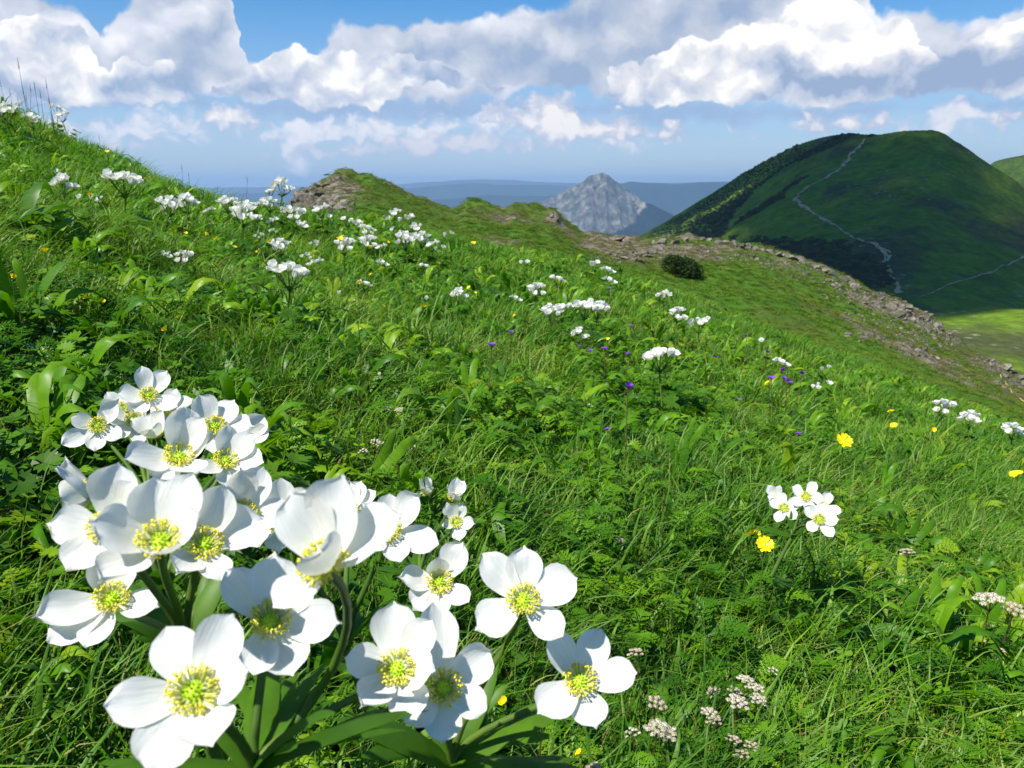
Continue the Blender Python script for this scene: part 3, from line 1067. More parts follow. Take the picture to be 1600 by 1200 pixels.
x, y = sector(44000, 0.22, 2.7, -1.15, 1.15, power=1.45)
P = place(x, y); k = visible(P); P = P[k]; n = len(P)
dn = fbm(P[:, 0] * 3.1, P[:, 1] * 3.1, 3, 77)
right_ = sstep(np.arctan2(P[:, 0], P[:, 1]), -0.1, 0.2) * (1 - sstep(np.hypot(P[:, 0], P[:, 1]), 1.5, 2.5))
sc_near = rg.uniform(0.55, 1.2, n) * (1 - 0.06 * right_) * (1.0 + 0.7 * dn) * (0.72 + 0.28 * sstep(np.hypot(P[:, 0], P[:, 1]), 0.4, 1.2))
idx = rg.choice(7, n, p=[0.19, 0.19, 0.17, 0.15, 0.13, 0.09, 0.08])
scatter("grass", P, rots_for(n, 0.22), sc_near, idx, source_collection("near_tuft", S1), "green meadow grass of fine arching blades on the near slope", "grass")
x, y = sector(36000, 2.6, 9.5, -0.86, 0.86, power=1.2)
P = place(x, y); k = visible(P); P = P[k]; n = len(P)
dn = fbm(P[:, 0] * 2.0, P[:, 1] * 2.0, 3, 78)
scatter("grass", P, rots_for(n, 0.2), rg.uniform(0.7, 1.25, n) * (1 + 0.6 * dn), rg.choice(4, n, p=[0.34, 0.26, 0.14, 0.26]), source_collection("mid_tuft", S2),
        "green meadow grass on the middle of the slope up to its brow", "grass")
x, y = sector(66000, 9.0, 60.0, -0.8, 0.8, power=1.25)
P = place(x, y); n = len(P)
rr_ = np.hypot(P[:, 0], P[:, 1])
hs = 0.36 + 0.5 * sstep(rr_, 12, 34)
br_ = bare(P[:, 0], P[:, 1], P[:, 2])
fi = np.where(rg.random(n) < br_ * 1.15, rg.choice([3, 4], n), rg.choice(3, n))
kp = rg.random(n) > 0.35 * br_
P = P[kp]; fi = fi[kp]; hs = hs[kp]; n = len(P)
scatter("grass", P, rots_for(n, 0.15), rg.uniform(0.6, 1.15, n) * hs, fi, source_collection("far_tuft", S3),
        "short green and brown turf on the slope below the rocky ridge", "grass")

# --- leafy herbs between the blades
HB = [feather_plant("herb", 9, 0.046, [M_herb]), feather_plant("herb", 11, 0.038, [M_herb]), feather_plant("herb", 8, 0.056, [M_herb]),
      lobed_plant("herb", 8, 0.018, 0.07, [M_herb, M_stem]), lobed_plant("herb", 7, 0.021, 0.08, [M_anleaf, M_stem]), lobed_plant("herb", 8, 0.014, 0.065, [M_broad, M_stem], 5, False),
      broad_plant("herb", 7, 0.042, 0.014, [M_broad]), broad_plant("herb", 6, 0.085, 0.011, [M_herb], (0.7, 1.8)), broad_plant("herb", 7, 0.030, 0.013, [M_broad], (0.1, 0.7)),
      clover("herb", 20, [M_herb, M_stem]), clover("herb", 12, [M_broad, M_stem])]
x, y = sector(42000, 0.22, 3.2, -1.15, 1.15, power=1.4)
P = place(x, y); k = visible(P); P = P[k]; n = len(P)
az = np.arctan2(P[:, 0], P[:, 1]); rr_ = np.hypot(P[:, 0], P[:, 1])
fz = fbm(P[:, 0] * 1.8, P[:, 1] * 1.8, 3, 80)
idx = np.zeros(n, dtype=int)
u = rg.random(n)
right = sstep(az, -0.25, 0.15) * (1 - sstep(rr_, 1.6, 2.6))
pf = np.clip(0.06 + 0.40 * right + fz * 0.6, 0.02, 0.7)
idx = np.where(u < pf, rg.choice(3, n), rg.choice([3, 4, 5, 6, 7, 8, 9, 10], n, p=[0.10, 0.10, 0.07, 0.11, 0.14, 0.12, 0.20, 0.16]))
keep = rg.random(n) < np.clip(0.20 + 0.24 * right + 1.3 * fbm(P[:, 0] * 2.4, P[:, 1] * 2.4, 3, 81), 0.10, 1)
P = P[keep]; idx = idx[keep]; n = len(P)
scatter("ground_cover", P, rots_for(n, 0.25), rg.uniform(0.65, 1.25, n) * (0.6 + 0.4 * sstep(np.hypot(P[:, 0], P[:, 1]), 0.35, 1.0)), idx, source_collection("herb", HB), "feathery and broad leaved green herbs growing among the near grass", "herbs")
x, y = sector(10800, 3.0, 9.5, -0.86, 0.86, power=1.2)
P = place(x, y); k = visible(P); P = P[k]; n = len(P)
keep = rg.random(n) < np.clip(0.5 + 1.5 * fbm(P[:, 0] * 1.2, P[:, 1] * 1.2, 3, 83), 0.05, 1)
P = P[keep]; n = len(P)
scatter("ground_cover", P, rots_for(n, 0.25), rg.uniform(0.8, 1.5, n), rg.choice([1, 4, 5, 6, 7, 8, 3], n), bpy.data.collections["herb"],
        "leafy green herbs among the grass towards the brow of the slope", "herbs")

# ================================================================== flowers
m_petal, t = new_mat("white_petal")
tcn = t.node('ShaderNodeTexCoord')
v1 = t.noise(t.vmath('MULTIPLY', tcn.outputs['Object'], (60.0, 900.0, 60.0)), 1.0, 3, 0.6)
v2 = t.noise(tcn.outputs['Object'], 160.0, 2, 0.5)
pc = t.mix(t.step(v1, 0.35, 0.75), (0.85, 0.85, 0.81, 1), (0.92, 0.915, 0.90, 1))
finish(m_petal, t, pc, 0.5, bump(t, t.math('ADD', v1, t.math('MULTIPLY', v2, 0.8)), 0.35, 0.0007), 0.15, 0.36, t.mix(1.0, pc, (1.0, 1.0, 0.90, 1), 'MULTIPLY'))


def flat_mat(name, c, rough=0.6, trans=0.0, var=0.15, scale=400.0):
    m, t = new_mat(name)
    p = t.node('ShaderNodeTexCoord').outputs['Object']
    n = t.noise(p, scale, 2, 0.5)
    col_ = t.mix(n, tuple(x * (1 - var) for x in c) + (1,), tuple(min(1, x * (1 + var)) for x in c) + (1,))
    return finish(m, t, col_, rough, None, 0.2, trans)


m_anther = flat_mat("anther", (0.86, 0.74, 0.06), 0.7, 0.0, 0.3)
m_filam = flat_mat("filament", (0.82, 0.84, 0.28), 0.6, 0.3)
m_pistil = flat_mat("pistil", (0.42, 0.60, 0.03), 0.5, 0.0, 0.3, 900.0)
m_yellow = flat_mat("yellow_petal", (0.92, 0.72, 0.01), 0.35, 0.25, 0.1)
m_purple = flat_mat("purple_petal", (0.26, 0.06, 0.62), 0.5, 0.3, 0.2)
m_pink = flat_mat("pinkish_floret", (0.62, 0.45, 0.38), 0.7, 0.3, 0.2)
m_cream = flat_mat("cream_floret", (0.74, 0.69, 0.54), 0.7, 0.3, 0.15)
m_calyx = flat_mat("calyx", (0.16, 0.08, 0.05), 0.6, 0.0, 0.3)


def petal_mesh(name, L, W, cup, seed, nu=9, nv=7, mats=(m_petal,), point=1.1):
    """obovate petal, base at the origin, running along +x, hollow side up (+z)"""
    r = random.Random(seed)
    V = []; F = []
    w1, w2, w3 = r.uniform(0, 6), r.uniform(0, 6), r.uniform(-1, 1)
    notch = r.uniform(-0.03, 0.04); bend = r.uniform(-0.15, 0.15); tw = r.uniform(-0.2, 0.2)
    for i in range(nu + 1):
        u = i / nu
        wid = W * 0.5 * (0.12 + 0.88 * math.sin(math.pi * min(u * 0.56 + 0.06, 1)) ** 1.15)
        end = 1 - max(0, (u - 0.52) / 0.48) ** 1.9
        wid *= math.sqrt(max(end, 0.0)) if u < 1 else 0.0
        wid = max(wid, W * 0.03)
        for j in range(nv + 1):
            v = j / nv * 2 - 1
            x = L * (u + (notch * (1 - abs(v) * 2) + point * 0.06 * (1 - abs(v))) * u ** 4)
            y = wid * v
            z = cup * L * (0.55 * (u * u) - 0.10 * math.sin(u * 6.0)) + cup * 0.9 * wid * v * v
            z += L * 0.026 * math.sin(w1 + u * 8 + v * 3.5) * u + L * 0.030 * math.sin(w2 + v * 5 + u * 4) * u * abs(v)
            z -= L * 0.10 * max(0, u - 0.8) * w3
            y += bend * L * 0.3 * u * u
            z += tw * y * u
            V.append((x, y, z))
    k = nv + 1
    for i in range(nu):
        for j in range(nv):
            F.append((i * k + j, (i + 1) * k + j, (i + 1) * k + j + 1, i * k + j + 1))
    return np_mesh(name, V, F, list(mats), True)


PL = 0.021     # petal length of the large anemones in metres
petals = [petal_mesh("petal", PL, PL * r_, c_, s_) for r_, c_, s_ in
          ((0.78, 0.34, 1), (0.72, 0.42, 2), (0.84, 0.28, 3), (0.68, 0.36, 4), (0.76, 0.50, 5), (0.86, 0.40, 6), (0.72, 0.22, 7))]


def stamen_mesh(seed, n=120, big=1.0):
    r = random.Random(seed); g = Geo()
    for i in range(n):
        a = i * 2.39996 + r.uniform(-0.2, 0.2)
        u = (i + 0.5) / n
        out = 0.42 + 0.85 * u
        b = Vector((math.cos(a), math.sin(a), 0)) * 0.0026 + Vector((0, 0, 0.0006))
        L = r.uniform(0.0034, 0.0050) * big
        d = Vector((math.cos(a) * out, math.sin(a) * out, 1.05 - 0.55 * u)).normalized()
        e = b + d * L
        m_ = b + (d + Vector((0, 0, -0.1))) * L * 0.5
        V, F = tube([b, m_, e], [0.00022, 0.00020, 0.00014], 3)
        g.add(V, F, 0)
        dz = Vector((r.uniform(-1, 1), r.uniform(-1, 1), 0.6)).normalized()
        x_, y_ = frame(dz)
        rr = r.uniform(0.00034, 0.00048)
        P = [e - dz * rr * 1.5, e + x_ * rr, e + y_ * rr, e - x_ * rr, e - y_ * rr, e + dz * rr * 1.7]
        g.add(P, [(0, 2, 1), (0, 3, 2), (0, 4, 3), (0, 1, 4), (5, 1, 2), (5, 2, 3), (5, 3, 4), (5, 4, 1)], 1)
    return g.mesh("stamens", [m_filam, m_anther])


def pistil_mesh(seed):
    r = random.Random(seed); g = Geo()
    V = []; F = []
    for i in range(5):
        th = i / 4 * math.pi / 2
        for k in range(10):
            a = k * 0.6283
            V.append((0.0028 * math.cos(th) * math.cos(a), 0.0028 * math.cos(th) * math.sin(a), 0.0026 * math.sin(th)))
    for i in range(4):
        for k in range(10):
            F.append((i * 10 + k, i * 10 + (k + 1) % 10, (i + 1) * 10 + (k + 1) % 10, (i + 1) * 10 + k))
    g.add(V, F, 0)
    for i in range(34):                      # little beaked carpels
        th = math.acos(1 - (i + 0.5) / 34 * 0.95); a = i * 2.4
        d = Vector((math.sin(th) * math.cos(a), math.sin(th) * math.sin(a), math.cos(th)))
        c_ = Vector((d.x * 0.0028, d.y * 0.0028, d.z * 0.0026))
        V, F = tube([c_ - d * 0.0002, c_ + d * 0.0006, c_ + d * 0.0012 + Vector((r.uniform(-1, 1), r.uniform(-1, 1), 0)) * 0.0002], [0.00042, 0.00034, 0.00006], 4)
        g.add(V, F, 0)
    return g.mesh("flower", [m_pistil])


stam = [stamen_mesh(s) for s in (1, 2, 3)]
pist = [pistil_mesh(s) for s in (1, 2)]
CAMR = Vector((1, 0, 0)); CAMU = Vector((0, math.sin(PITCH), math.cos(PITCH))); CAMF = Vector((0, math.cos(PITCH), -math.sin(PITCH)))


def bract_mesh(L, W, seed, name="bract_leaf"):
    """long leaf with deep narrow teeth, base at origin, along +x"""
    r = random.Random(seed); g = Geo()
    Z = Vector((0, 0, 1)); Yv = Vector((0, 1, 0))
    def one(b, ang, l, w_, lift):
        d = Vector((math.cos(ang), math.sin(ang), 0))
        path = bez(b, b + d * l * 0.35 + Z * lift * l * 0.5, b + d * l * 0.75 + Z * lift * l * 0.7, b + d * l + Z * lift * l * 0.35, 8)
        ws = [w_ * 0.5 * (0.28 + 0.72 * math.sin(math.pi * min(1, (i / 8) * 0.62 + 0.12))) * (1 - (i / 8) ** 3.0) + 0.00008 for i in range(9)]
        V, F = strip(path, ws, Vector((-d.y, d.x, 0)), fold=0.25)
        g.add(V, F, 0)
    one(Vector((0, 0, 0)), 0.0, L, W, 0.25)
    one(Vector((L * 0.30, 0, L * 0.04)), 0.42, L * 0.55, W * 0.55, 0.2)
    one(Vector((L * 0.34, 0, L * 0.045)), -0.38, L * 0.52, W * 0.5, 0.2)
    if r.random() < 0.6:
        one(Vector((L * 0.55, 0, L * 0.06)), 0.30, L * 0.34, W * 0.4, 0.15)
    return g.mesh(name, [M_anleaf])


bracts = [bract_mesh(0.050, 0.014, 1), bract_mesh(0.044, 0.012, 2), bract_mesh(0.058, 0.013, 3), bract_mesh(0.036, 0.011, 4)]


def plane_angle(n, xa, ya, th):
    """angle inside the flower plane whose picture direction is th (degrees, counter-clockwise from right)"""
    c, s = math.cos(R(th)), math.sin(R(th))
    a11, a12 = xa.dot(CAMR), ya.dot(CAMR)
    a21, a22 = xa.dot(CAMU), ya.dot(CAMU)
    det = a11 * a22 - a12 * a21
    if abs(det) < 0.08:
        return R(th)
    u = (c * a22 - s * a12) / det; v = (a11 * s - a21 * c) / det
    return math.atan2(v, u)


def at(X, Y, dist):
    return pdir(X, Y).normalized() * dist


def matrix_from(z, x, loc):
    y = z.cross(x)
    return Matrix(((x.x, y.x, z.x, loc.x), (x.y, y.y, z.y, loc.y), (x.z, y.z, z.z, loc.z), (0, 0, 0, 1)))


pk = [0]


def big_flower(root, X, Y, lpx, nx, ny, plist, inv, label=None):
    """one open anemone: centre X, Y; lpx = petal length in pixels; nx, ny = where it faces; plist = (direction, opening, length)"""
    dist = PL * FPX / lpx
    ctr = at(X, Y, dist)
    vd = ctr.normalized()
    n = (CAMR * nx + CAMU * ny - vd * math.sqrt(max(0.05, 1 - nx * nx - ny * ny))).normalized()
    xa = (CAMR - n * CAMR.dot(n)).normalized(); ya = n.cross(xa)
    pk[0] += 1
    fl = link("flower", pist[pk[0] % 2], root)
    fl.matrix_parent_inverse = Matrix.Identity(4)
    fl.matrix_local = inv @ matrix_from(n, xa, ctr)
    if label: fl['label'] = label
    st_ = link("stamens", stam[pk[0] % 3], fl)
    for i, (th, op, ls) in enumerate(plist):
        ls = ls * 0.88 * U(0.95, 1.05)
        a = plane_angle(n, xa, ya, th)
        pe = link("petal", petals[(pk[0] * 3 + i * 2 + (i * i) % 3) % len(petals)], fl)
        lift = 0.0004 * ((i * 2) % 5) - 0.0006
        M = Matrix.Rotation(a, 4, 'Z') @ Matrix.Translation((0.0012, 0, lift)) @ Matrix.Rotation(-R(op - 14), 4, 'Y') @ Matrix.Rotation(R(U(-9, 9)), 4, 'X') @ Matrix.Diagonal((ls, 0.5 + 0.5 * ls, ls, 1))
        pe.matrix_local = M
    return ctr, n


WAY = {(510, 886): ((500, 1100, 0.30), (590, 960, 0.27))}     # the thick stem that bends round behind its neighbour


def big_plant(name, label, node, base_shift, flowers, nbr, br_len, br_dir=None, sub=None):
    """an anemone: one scape from the turf, a whorl of bracts, an umbel of flowers on pedicels"""
    nd = node
    gx, gy = nd.x + base_shift[0], nd.y + base_shift[1]
    base = Vector((gx, gy, hill1(gx, gy) - 0.01))
    root = bpy.data.objects.new(name, None); COL.objects.link(root)
    root.location = base; root.empty_display_size = 0.02
    tag(root, label, "anemone", "large white anemones in the foreground")
    inv = Matrix.Translation(-base)
    V, F = tube(bez(base, base + (nd - base) * 0.35 + Vector((0, 0, 0.02)), base + (nd - base) * 0.7 + Vector((0, 0, 0.015)), nd, 12),
                [0.0030 - 0.0008 * i / 12 for i in range(13)], 8)
    link("stem", np_mesh("stem", V - np.array(base), F, [M_stem], True), root)
    for (X, Y, lpx, nx, ny, pl) in flowers:
        ctr, n = big_flower(root, X, Y, lpx, nx, ny, pl, inv)
        e = ctr - n * 0.0012
        ln = (e - nd).length
        way = WAY.get((X, Y))
        c1 = nd + (Vector((0, 0, 1)) * 0.6 + (e - nd).normalized() * 0.4) * ln * 0.35 if way is None else at(*way[0])
        c2 = e - n * ln * 0.30 if way is None else at(*way[1])
        V, F = tube(bez(nd, c1, c2, e, 10),
                    [0.0017 - 0.0005 * i / 10 for i in range(10)] + [0.0016], 7)
        link("pedicel", np_mesh("pedicel", V - np.array(base), F, [M_stem], True), root)
    for i in range(nbr):
        az = (br_dir[i] if br_dir else i * 360 / nbr + U(-15, 15))
        b = link("bract_leaf", bracts[i % len(bracts)], root)
        lift = U(-0.15, 0.75)
        b.matrix_local = Matrix.Translation(nd - base) @ Matrix.Rotation(R(az), 4, 'Z') @ Matrix.Rotation(-lift, 4, 'Y') @ Matrix.Rotation(U(-0.4, 0.4), 4, 'X') @ Matrix.Scale(br_len * U(0.85, 1.15), 4)
    return root


Rr = 8
# plant 1: the nearest umbel, bottom left of the middle
big_plant("anemone", "nearest large anemone, its lowest white flower almost touching the bottom left of the picture",
          at(395, 1200, 0.285), (0.015, 0.05), [
    (303, 1083, 108, -0.12, 0.28, [(184, 6, 1.08), (126, 8, 1.00), (64, 18, 0.98), (246, 4, 1.05), (305, 30, 0.92), (8, 38, 0.85)]),
    (422, 972, 94, 0.05, 0.42, [(140, 22, 1.08), (100, 30, 1.05), (352, 6, 1.02), (305, 6, 0.92), (262, 2, 0.85), (45, 20, 0.9)]),
    (510, 886, 120, -0.38, 0.50, [(122, 48, 1.12), (62, 44, 1.18), (22, 22, 1.25), (222, 12, 0.80), (325, 66, 0.9)]),
    (622, 1046, 88, -0.15, 0.30, [(98, 22, 1.12), (172, 18, 0.92), (45, 34, 1.05), (228, 24, 0.9), (300, 18, 1.0), (350, 44, 0.9)]),
], 6, 1.0, [20, 62, 100, 150, 205, 330])
# plant 2: right-hand umbel
big_plant("anemone", "large anemone right of the nearest one, with the flower standing lowest on the right",
          at(705, 1190, 0.37), (0.02, 0.08), [
    (692, 1075, 86, 0.25, 0.15, [(102, 10, 1.38), (30, 6, 1.05), (330, 12, 0.80), (272, 10, 0.85), (215, 14, 0.9)]),
    (686, 911, 66, 0.18, 0.45, [(172, 10, 1.0), (52, 46, 1.15), (222, 5, 0.95), (268, 20, 0.9), (322, 24, 0.9), (110, 60, 0.7)]),
    (818, 940, 82, 0.02, 0.45, [(90, 30, 1.08), (142, 22, 1.12), (18, 12, 1.08), (325, 4, 0.98), (205, 2, 1.08)]),
    (906, 1066, 78, 0.10, 0.40, [(135, 30, 1.12), (60, 20, 1.08), (2, 8, 1.05), (292, 4, 0.9), (212, 8, 1.0)]),
], 6, 1.15, [15, 55, 350, 120, 80, 200])
# plant 3: the umbel on the left
big_plant("anemone", "large anemone at the left with the crowded row of cupped flowers above the nearest one",
          at(290, 1010, 0.34), (0.0, 0.06), [
    (250, 850, 100, -0.05, 0.62, [(62, 52, 1.15), (178, 40, 1.05), (228, 12, 1.0), (120, 40, 1.0), (285, 50, 0.95), (5, 60, 0.9)]),
    (172, 828, 86, -0.25, 0.50, [(178, 18, 0.95), (92, 42, 1.05), (242, 14, 0.9), (40, 50, 0.9), (320, 20, 0.8)]),
    (318, 853, 84, 0.20, 0.52, [(20, 30, 1.05), (88, 45, 1.15), (300, 24, 0.85), (240, 20, 0.8), (140, 40, 1.0)]),
    (378, 806, 72, 0.15, 0.45, [(72, 36, 1.15), (110, 40, 1.0), (355, 20, 1.0), (300, 26, 0.9), (190, 30, 0.8)]),
    (176, 938, 76, -0.15, 0.50, [(190, 8, 1.22), (80, 44, 1.05), (345, 12, 0.85), (262, 4, 0.9), (212, 0, 1.25), (130, 36, 0.8)]),
], 5, 0.9)
# plant 4: behind it
big_plant("anemone", "large anemone behind the left one with the tall cupped flowers facing up",
          at(255, 925, 0.42), (0.0, 0.08), [
    (280, 717, 72, 0.10, 0.72, [(112, 58, 1.10), (50, 60, 1.05), (192, 16, 1.12), (250, 20, 0.85), (310, 34, 0.9), (10, 48, 0.9)]),
    (352, 722, 58, 0.20, 0.70, [(120, 52, 1.0), (30, 56, 1.0), (215, 14, 0.9), (300, 12, 1.0), (340, 30, 1.0)]),
    (143, 772, 62, -0.80, -0.1, [(75, 55, 1.15), (200, 6, 0.9), (110, 20, 1.0), (20, 60, 1.0), (320, 50, 0.8)]),
    (335, 668, 52, 0.10, 0.55, [(60, 28, 1.0), (130, 26, 1.0), (200, 12, 0.9), (280, 8, 0.9), (350, 14, 1.0)]),
    (378, 690, 46, 0.15, 0.40, [(60, 32, 1.1), (20, 24, 0.9), (140, 20, 1.0), (220, 6, 0.8), (290, 6, 0.9)]),
], 5, 0.8)
# plant 5: small flowers at the top of the foreground group
big_plant("anemone", "large anemone at the top of the left group with small flat flowers below the buttercups",
          at(235, 790, 0.60), (0.0, 0.08), [
    (153, 666, 40, -0.10, 0.35, [(160, 14, 0.9), (50, 36, 1.15), (330, 14, 0.9), (275, 6, 0.9), (215, 4, 1.3)]),
    (208, 658, 40, 0.05, 0.40, [(90, 26, 1.05), (165, 14, 1.05), (15, 24, 1.15), (300, 6, 0.9), (235, 6, 0.9)]),
    (232, 619, 41, 0.00, 0.55, [(62, 30, 1.10), (120, 28, 1.1), (185, 12, 1.0), (335, 14, 1.1), (250, 8, 0.8)]),
    (258, 642, 40, 0.10, 0.62, [(20, 22, 1.05), (80, 34, 0.9), (150, 30, 0.9), (310, 10, 0.9), (230, 10, 0.9)]),
    (190, 640, 34, -0.10, 0.55, [(140, 20, 1.0), (70, 20, 1.0), (10, 20, 1.0), (280, 10, 0.9), (210, 10, 1.0)]),
    (245, 682, 42, -0.35, 0.75, [(100, 60, 1.0), (40, 62, 1.0), (180, 50, 1.0), (250, 50, 0.9), (320, 50, 0.9)]),
], 4, 0.8)
# plant 6: behind the big cupped flower
big_plant("anemone", "large anemone half hidden behind the biggest cupped flower in the middle of the group",
          at(540, 1010, 0.42), (0.02, 0.08), [
    (440, 818, 66, -0.15, 0.55, [(150, 30, 1.05), (95, 44, 1.0), (215, 14, 1.0), (280, 12, 0.9), (30, 40, 1.0)]),
    (606, 832, 66, 0.05, 0.55, [(92, 30, 0.95), (35, 32, 1.15), (345, 10, 1.2), (300, 10, 0.9), (150, 30, 0.9), (220, 12, 0.8)]),
    (545, 800, 50, 0.0, 0.75, [(100, 40, 1.0), (60, 40, 1.0), (150, 30, 1.0), (20, 30, 1.0), (270, 20, 1.0)]),
], 4, 0.8)
# plant 7: three small half closed flowers
big_plant("anemone", "smaller anemone with three half closed flowers standing just above the foreground group",
          at(655, 900, 0.72), (0.03, 0.08), [
    (668, 772, 27, -0.15, 0.80, [(100, 74, 1.1), (30, 74, 1.1), (170, 70, 1.1), (240, 72, 1.0), (310, 72, 1.0)]),
    (708, 780, 32, 0.25, 0.80, [(110, 66, 1.1), (30, 60, 1.1), (180, 60, 1.0), (250, 64, 1.0), (320, 66, 0.9)]),
    (713, 816, 32, -0.05, 0.30, [(65, 46, 1.1), (120, 44, 1.1), (350, 20, 1.0), (285, 12, 1.0), (200, 30, 0.8)]),
], 4, 0.7)
# plant 8: the umbel standing alone in the grass on the right
big_plant("anemone", "single anemone standing alone in the grass at the right beside two yellow flowers",
          at(1238, 838, 1.02), (-0.07, -0.03), [
    (1225, 794, 25, -0.10, 0.45, [(95, 20, 1.0), (20, 24, 1.0), (310, 10, 1.0), (235, 10, 1.0), (160, 20, 1.0)]),
    (1259, 777, 25, 0.05, 0.50, [(150, 22, 1.0), (40, 24, 1.1), (350, 14, 1.0), (270, 8, 0.9), (210, 12, 1.0)]),
    (1286, 792, 24, 0.20, 0.45, [(120, 22, 1.1), (50, 24, 1.0), (340, 14, 1.1), (270, 8, 0.9), (200, 12, 0.9)]),
    (1280, 812, 28, 0.05, 0.40, [(140, 20, 1.0), (60, 20, 1.0), (0, 12, 1.0), (300, 8, 1.1), (220, 10, 0.9)]),
    (1216, 778, 20, -0.40, 0.50, [(120, 50, 1.2), (60, 40, 1.0), (330, 30, 1.0), (250, 30, 1.0), (190, 40, 0.8)]),
], 4, 0.75)

# ------------------------------------------------------------------ smaller anemones farther up the slope


def head_mesh(D, seed, op):
    """a whole small flower in one mesh: five or six cupped petals, a ring of stamens and a green centre"""
    r = random.Random(seed); g = Geo()
    k = r.choice((5, 5, 6)); L = D * 0.54
    for i in range(k):
        a = i * 2 * math.pi / k + r.uniform(-0.15, 0.15); o = R(op + r.uniform(-10, 10))
        rad = Vector((math.cos(a), math.sin(a), 0)); sd = Vector((-rad.y, rad.x, 0)); zz = Vector((0, 0, 1))
        d = rad * math.cos(o) + zz * math.sin(o); nn = zz * math.cos(o) - rad * math.sin(o)
        V = []; F = []
        for u, w_ in ((0.04, 0.10), (0.3, 0.30), (0.62, 0.42), (0.86, 0.34), (1.0, 0.10)):
            for v in (-1, -0.45, 0.45, 1):
                V.append(d * L * u + sd * v * w_ * L + nn * (L * 0.22 * u * u + 0.10 * L * v * v * w_ * 2))
        for q in range(4):
            for s in range(3):
                F.append((q * 4 + s, (q + 1) * 4 + s, (q + 1) * 4 + s + 1, q * 4 + s + 1))
        g.add([tuple(p) for p in V], F, 0)
    for i in range(16):
        a = i * 2.4; d = Vector((math.cos(a) * 0.75, math.sin(a) * 0.75, 0.9)).normalized()
        e = d * D * 0.15; x_, y_ = frame(d); q = D * 0.018
        g.add([e - d * q * 3, e + x_ * q, e + y_ * q, e - x_ * q, e + d * q * 1.8], [(0, 2, 1), (0, 3, 2), (0, 1, 3), (4, 1, 2), (4, 2, 3), (4, 3, 1)], 1)
    V, F = tube([(0, 0, 0), (0, 0, D * 0.07), (0, 0, D * 0.10)], [D * 0.06, D * 0.06, D * 0.015], 6)
    g.add(V, F, 2)
    return g.mesh("flower", [m_petal, m_anther, m_pistil])


heads = [head_mesh(0.038, s, op) for s, op in ((1, 30), (2, 42), (3, 36), (4, 55), (5, 24), (6, 64))]


def small_proto(seed, nf, h=0.175, R_=0.026):
    """returns a list of (name, mesh, matrix) making up one plant of height h"""
    r = random.Random(seed); parts = []
    lean = Vector((r.uniform(-0.02, 0.02), r.uniform(-0.02, 0.02), 0))
    nd = Vector((0, 0, h - 0.042)) + lean
    V, F = tube(bez((0, 0, -0.01), (0, 0, h * 0.4), nd * 0.8, nd, 6), [0.0022] * 3 + [0.0018] * 4, 5)
    parts.append(("stem", np_mesh("stem", V, F, [M_stem], True), Matrix.Identity(4)))
    g = Geo()
    tops = []
    for i in range(nf):
        if i == 0 and nf > 3:
            o = Vector((0, 0, 0.0))
        else:
            a = i * 6.283 / max(1, nf - (1 if nf > 3 else 0)) + r.uniform(-0.3, 0.3)
            o = Vector((math.cos(a), math.sin(a), 0)) * R_ * r.uniform(0.75, 1.1)
        top = nd + o + Vector((0, 0, 0.040 + r.uniform(-0.014, 0.012) - o.length * 0.25))
        n = (Vector((0, 0, 1)) * 1.0 + o * 22 * r.uniform(0.5, 1.0) + Vector((0, 0, 0))).normalized()
        V, F = tube(bez(nd, nd + Vector((0, 0, 0.015)) + o * 0.4, top - n * 0.012, top, 4), [0.0011] * 5, 4)
        g.add(V, F, 0)
        tops.append((top, n))
    parts.append(("pedicels", g.mesh("pedicels", [M_stem]), Matrix.Identity(4)))
    for i, (top, n) in enumerate(tops):
        x_, _ = frame(n)
        parts.append(("flower", heads[r.choice((0, 0, 1, 1, 2, 2, 3, 4, 5) if True else (0,))], matrix_from(n, x_, top) @ Matrix.Rotation(r.uniform(0, 6), 4, 'Z') @ Matrix.Scale(r.uniform(0.85, 1.1), 4)))
    for i in range(4):
        a = i * 1.571 + r.uniform(-0.3, 0.3)
        parts.append(("bract_leaf", bracts[r.randrange(4)], Matrix.Translation(nd) @ Matrix.Rotation(a, 4, 'Z') @ Matrix.Rotation(-r.uniform(0.1, 0.6), 4, 'Y') @ Matrix.Scale(0.6, 4)))
    g = Geo()
    for i in range(3):
        a = r.uniform(0, 6.28); top = Vector((math.cos(a), math.sin(a), 0)) * 0.05 + Vector((0, 0, 0.09))
        V, F = tube(bez((0, 0, 0), (0, 0, 0.05), top * 0.8, top, 3), 0.001, 3)
        g.add(V, F, 1)
        lobed_leaf(g, top, (math.cos(a) * 0.5, math.sin(a) * 0.5, 1), 0.032)
    parts.append(("basal_leaves", g.mesh("basal_leaves", [M_anleaf, M_stem]), Matrix.Identity(4)))
    return parts


protos = {1: small_proto(1, 1), 2: small_proto(2, 2), 3: small_proto(3, 3), 4: small_proto(4, 5), 5: small_proto(5, 7), 6: small_proto(6, 9), 7: small_proto(7, 8)}


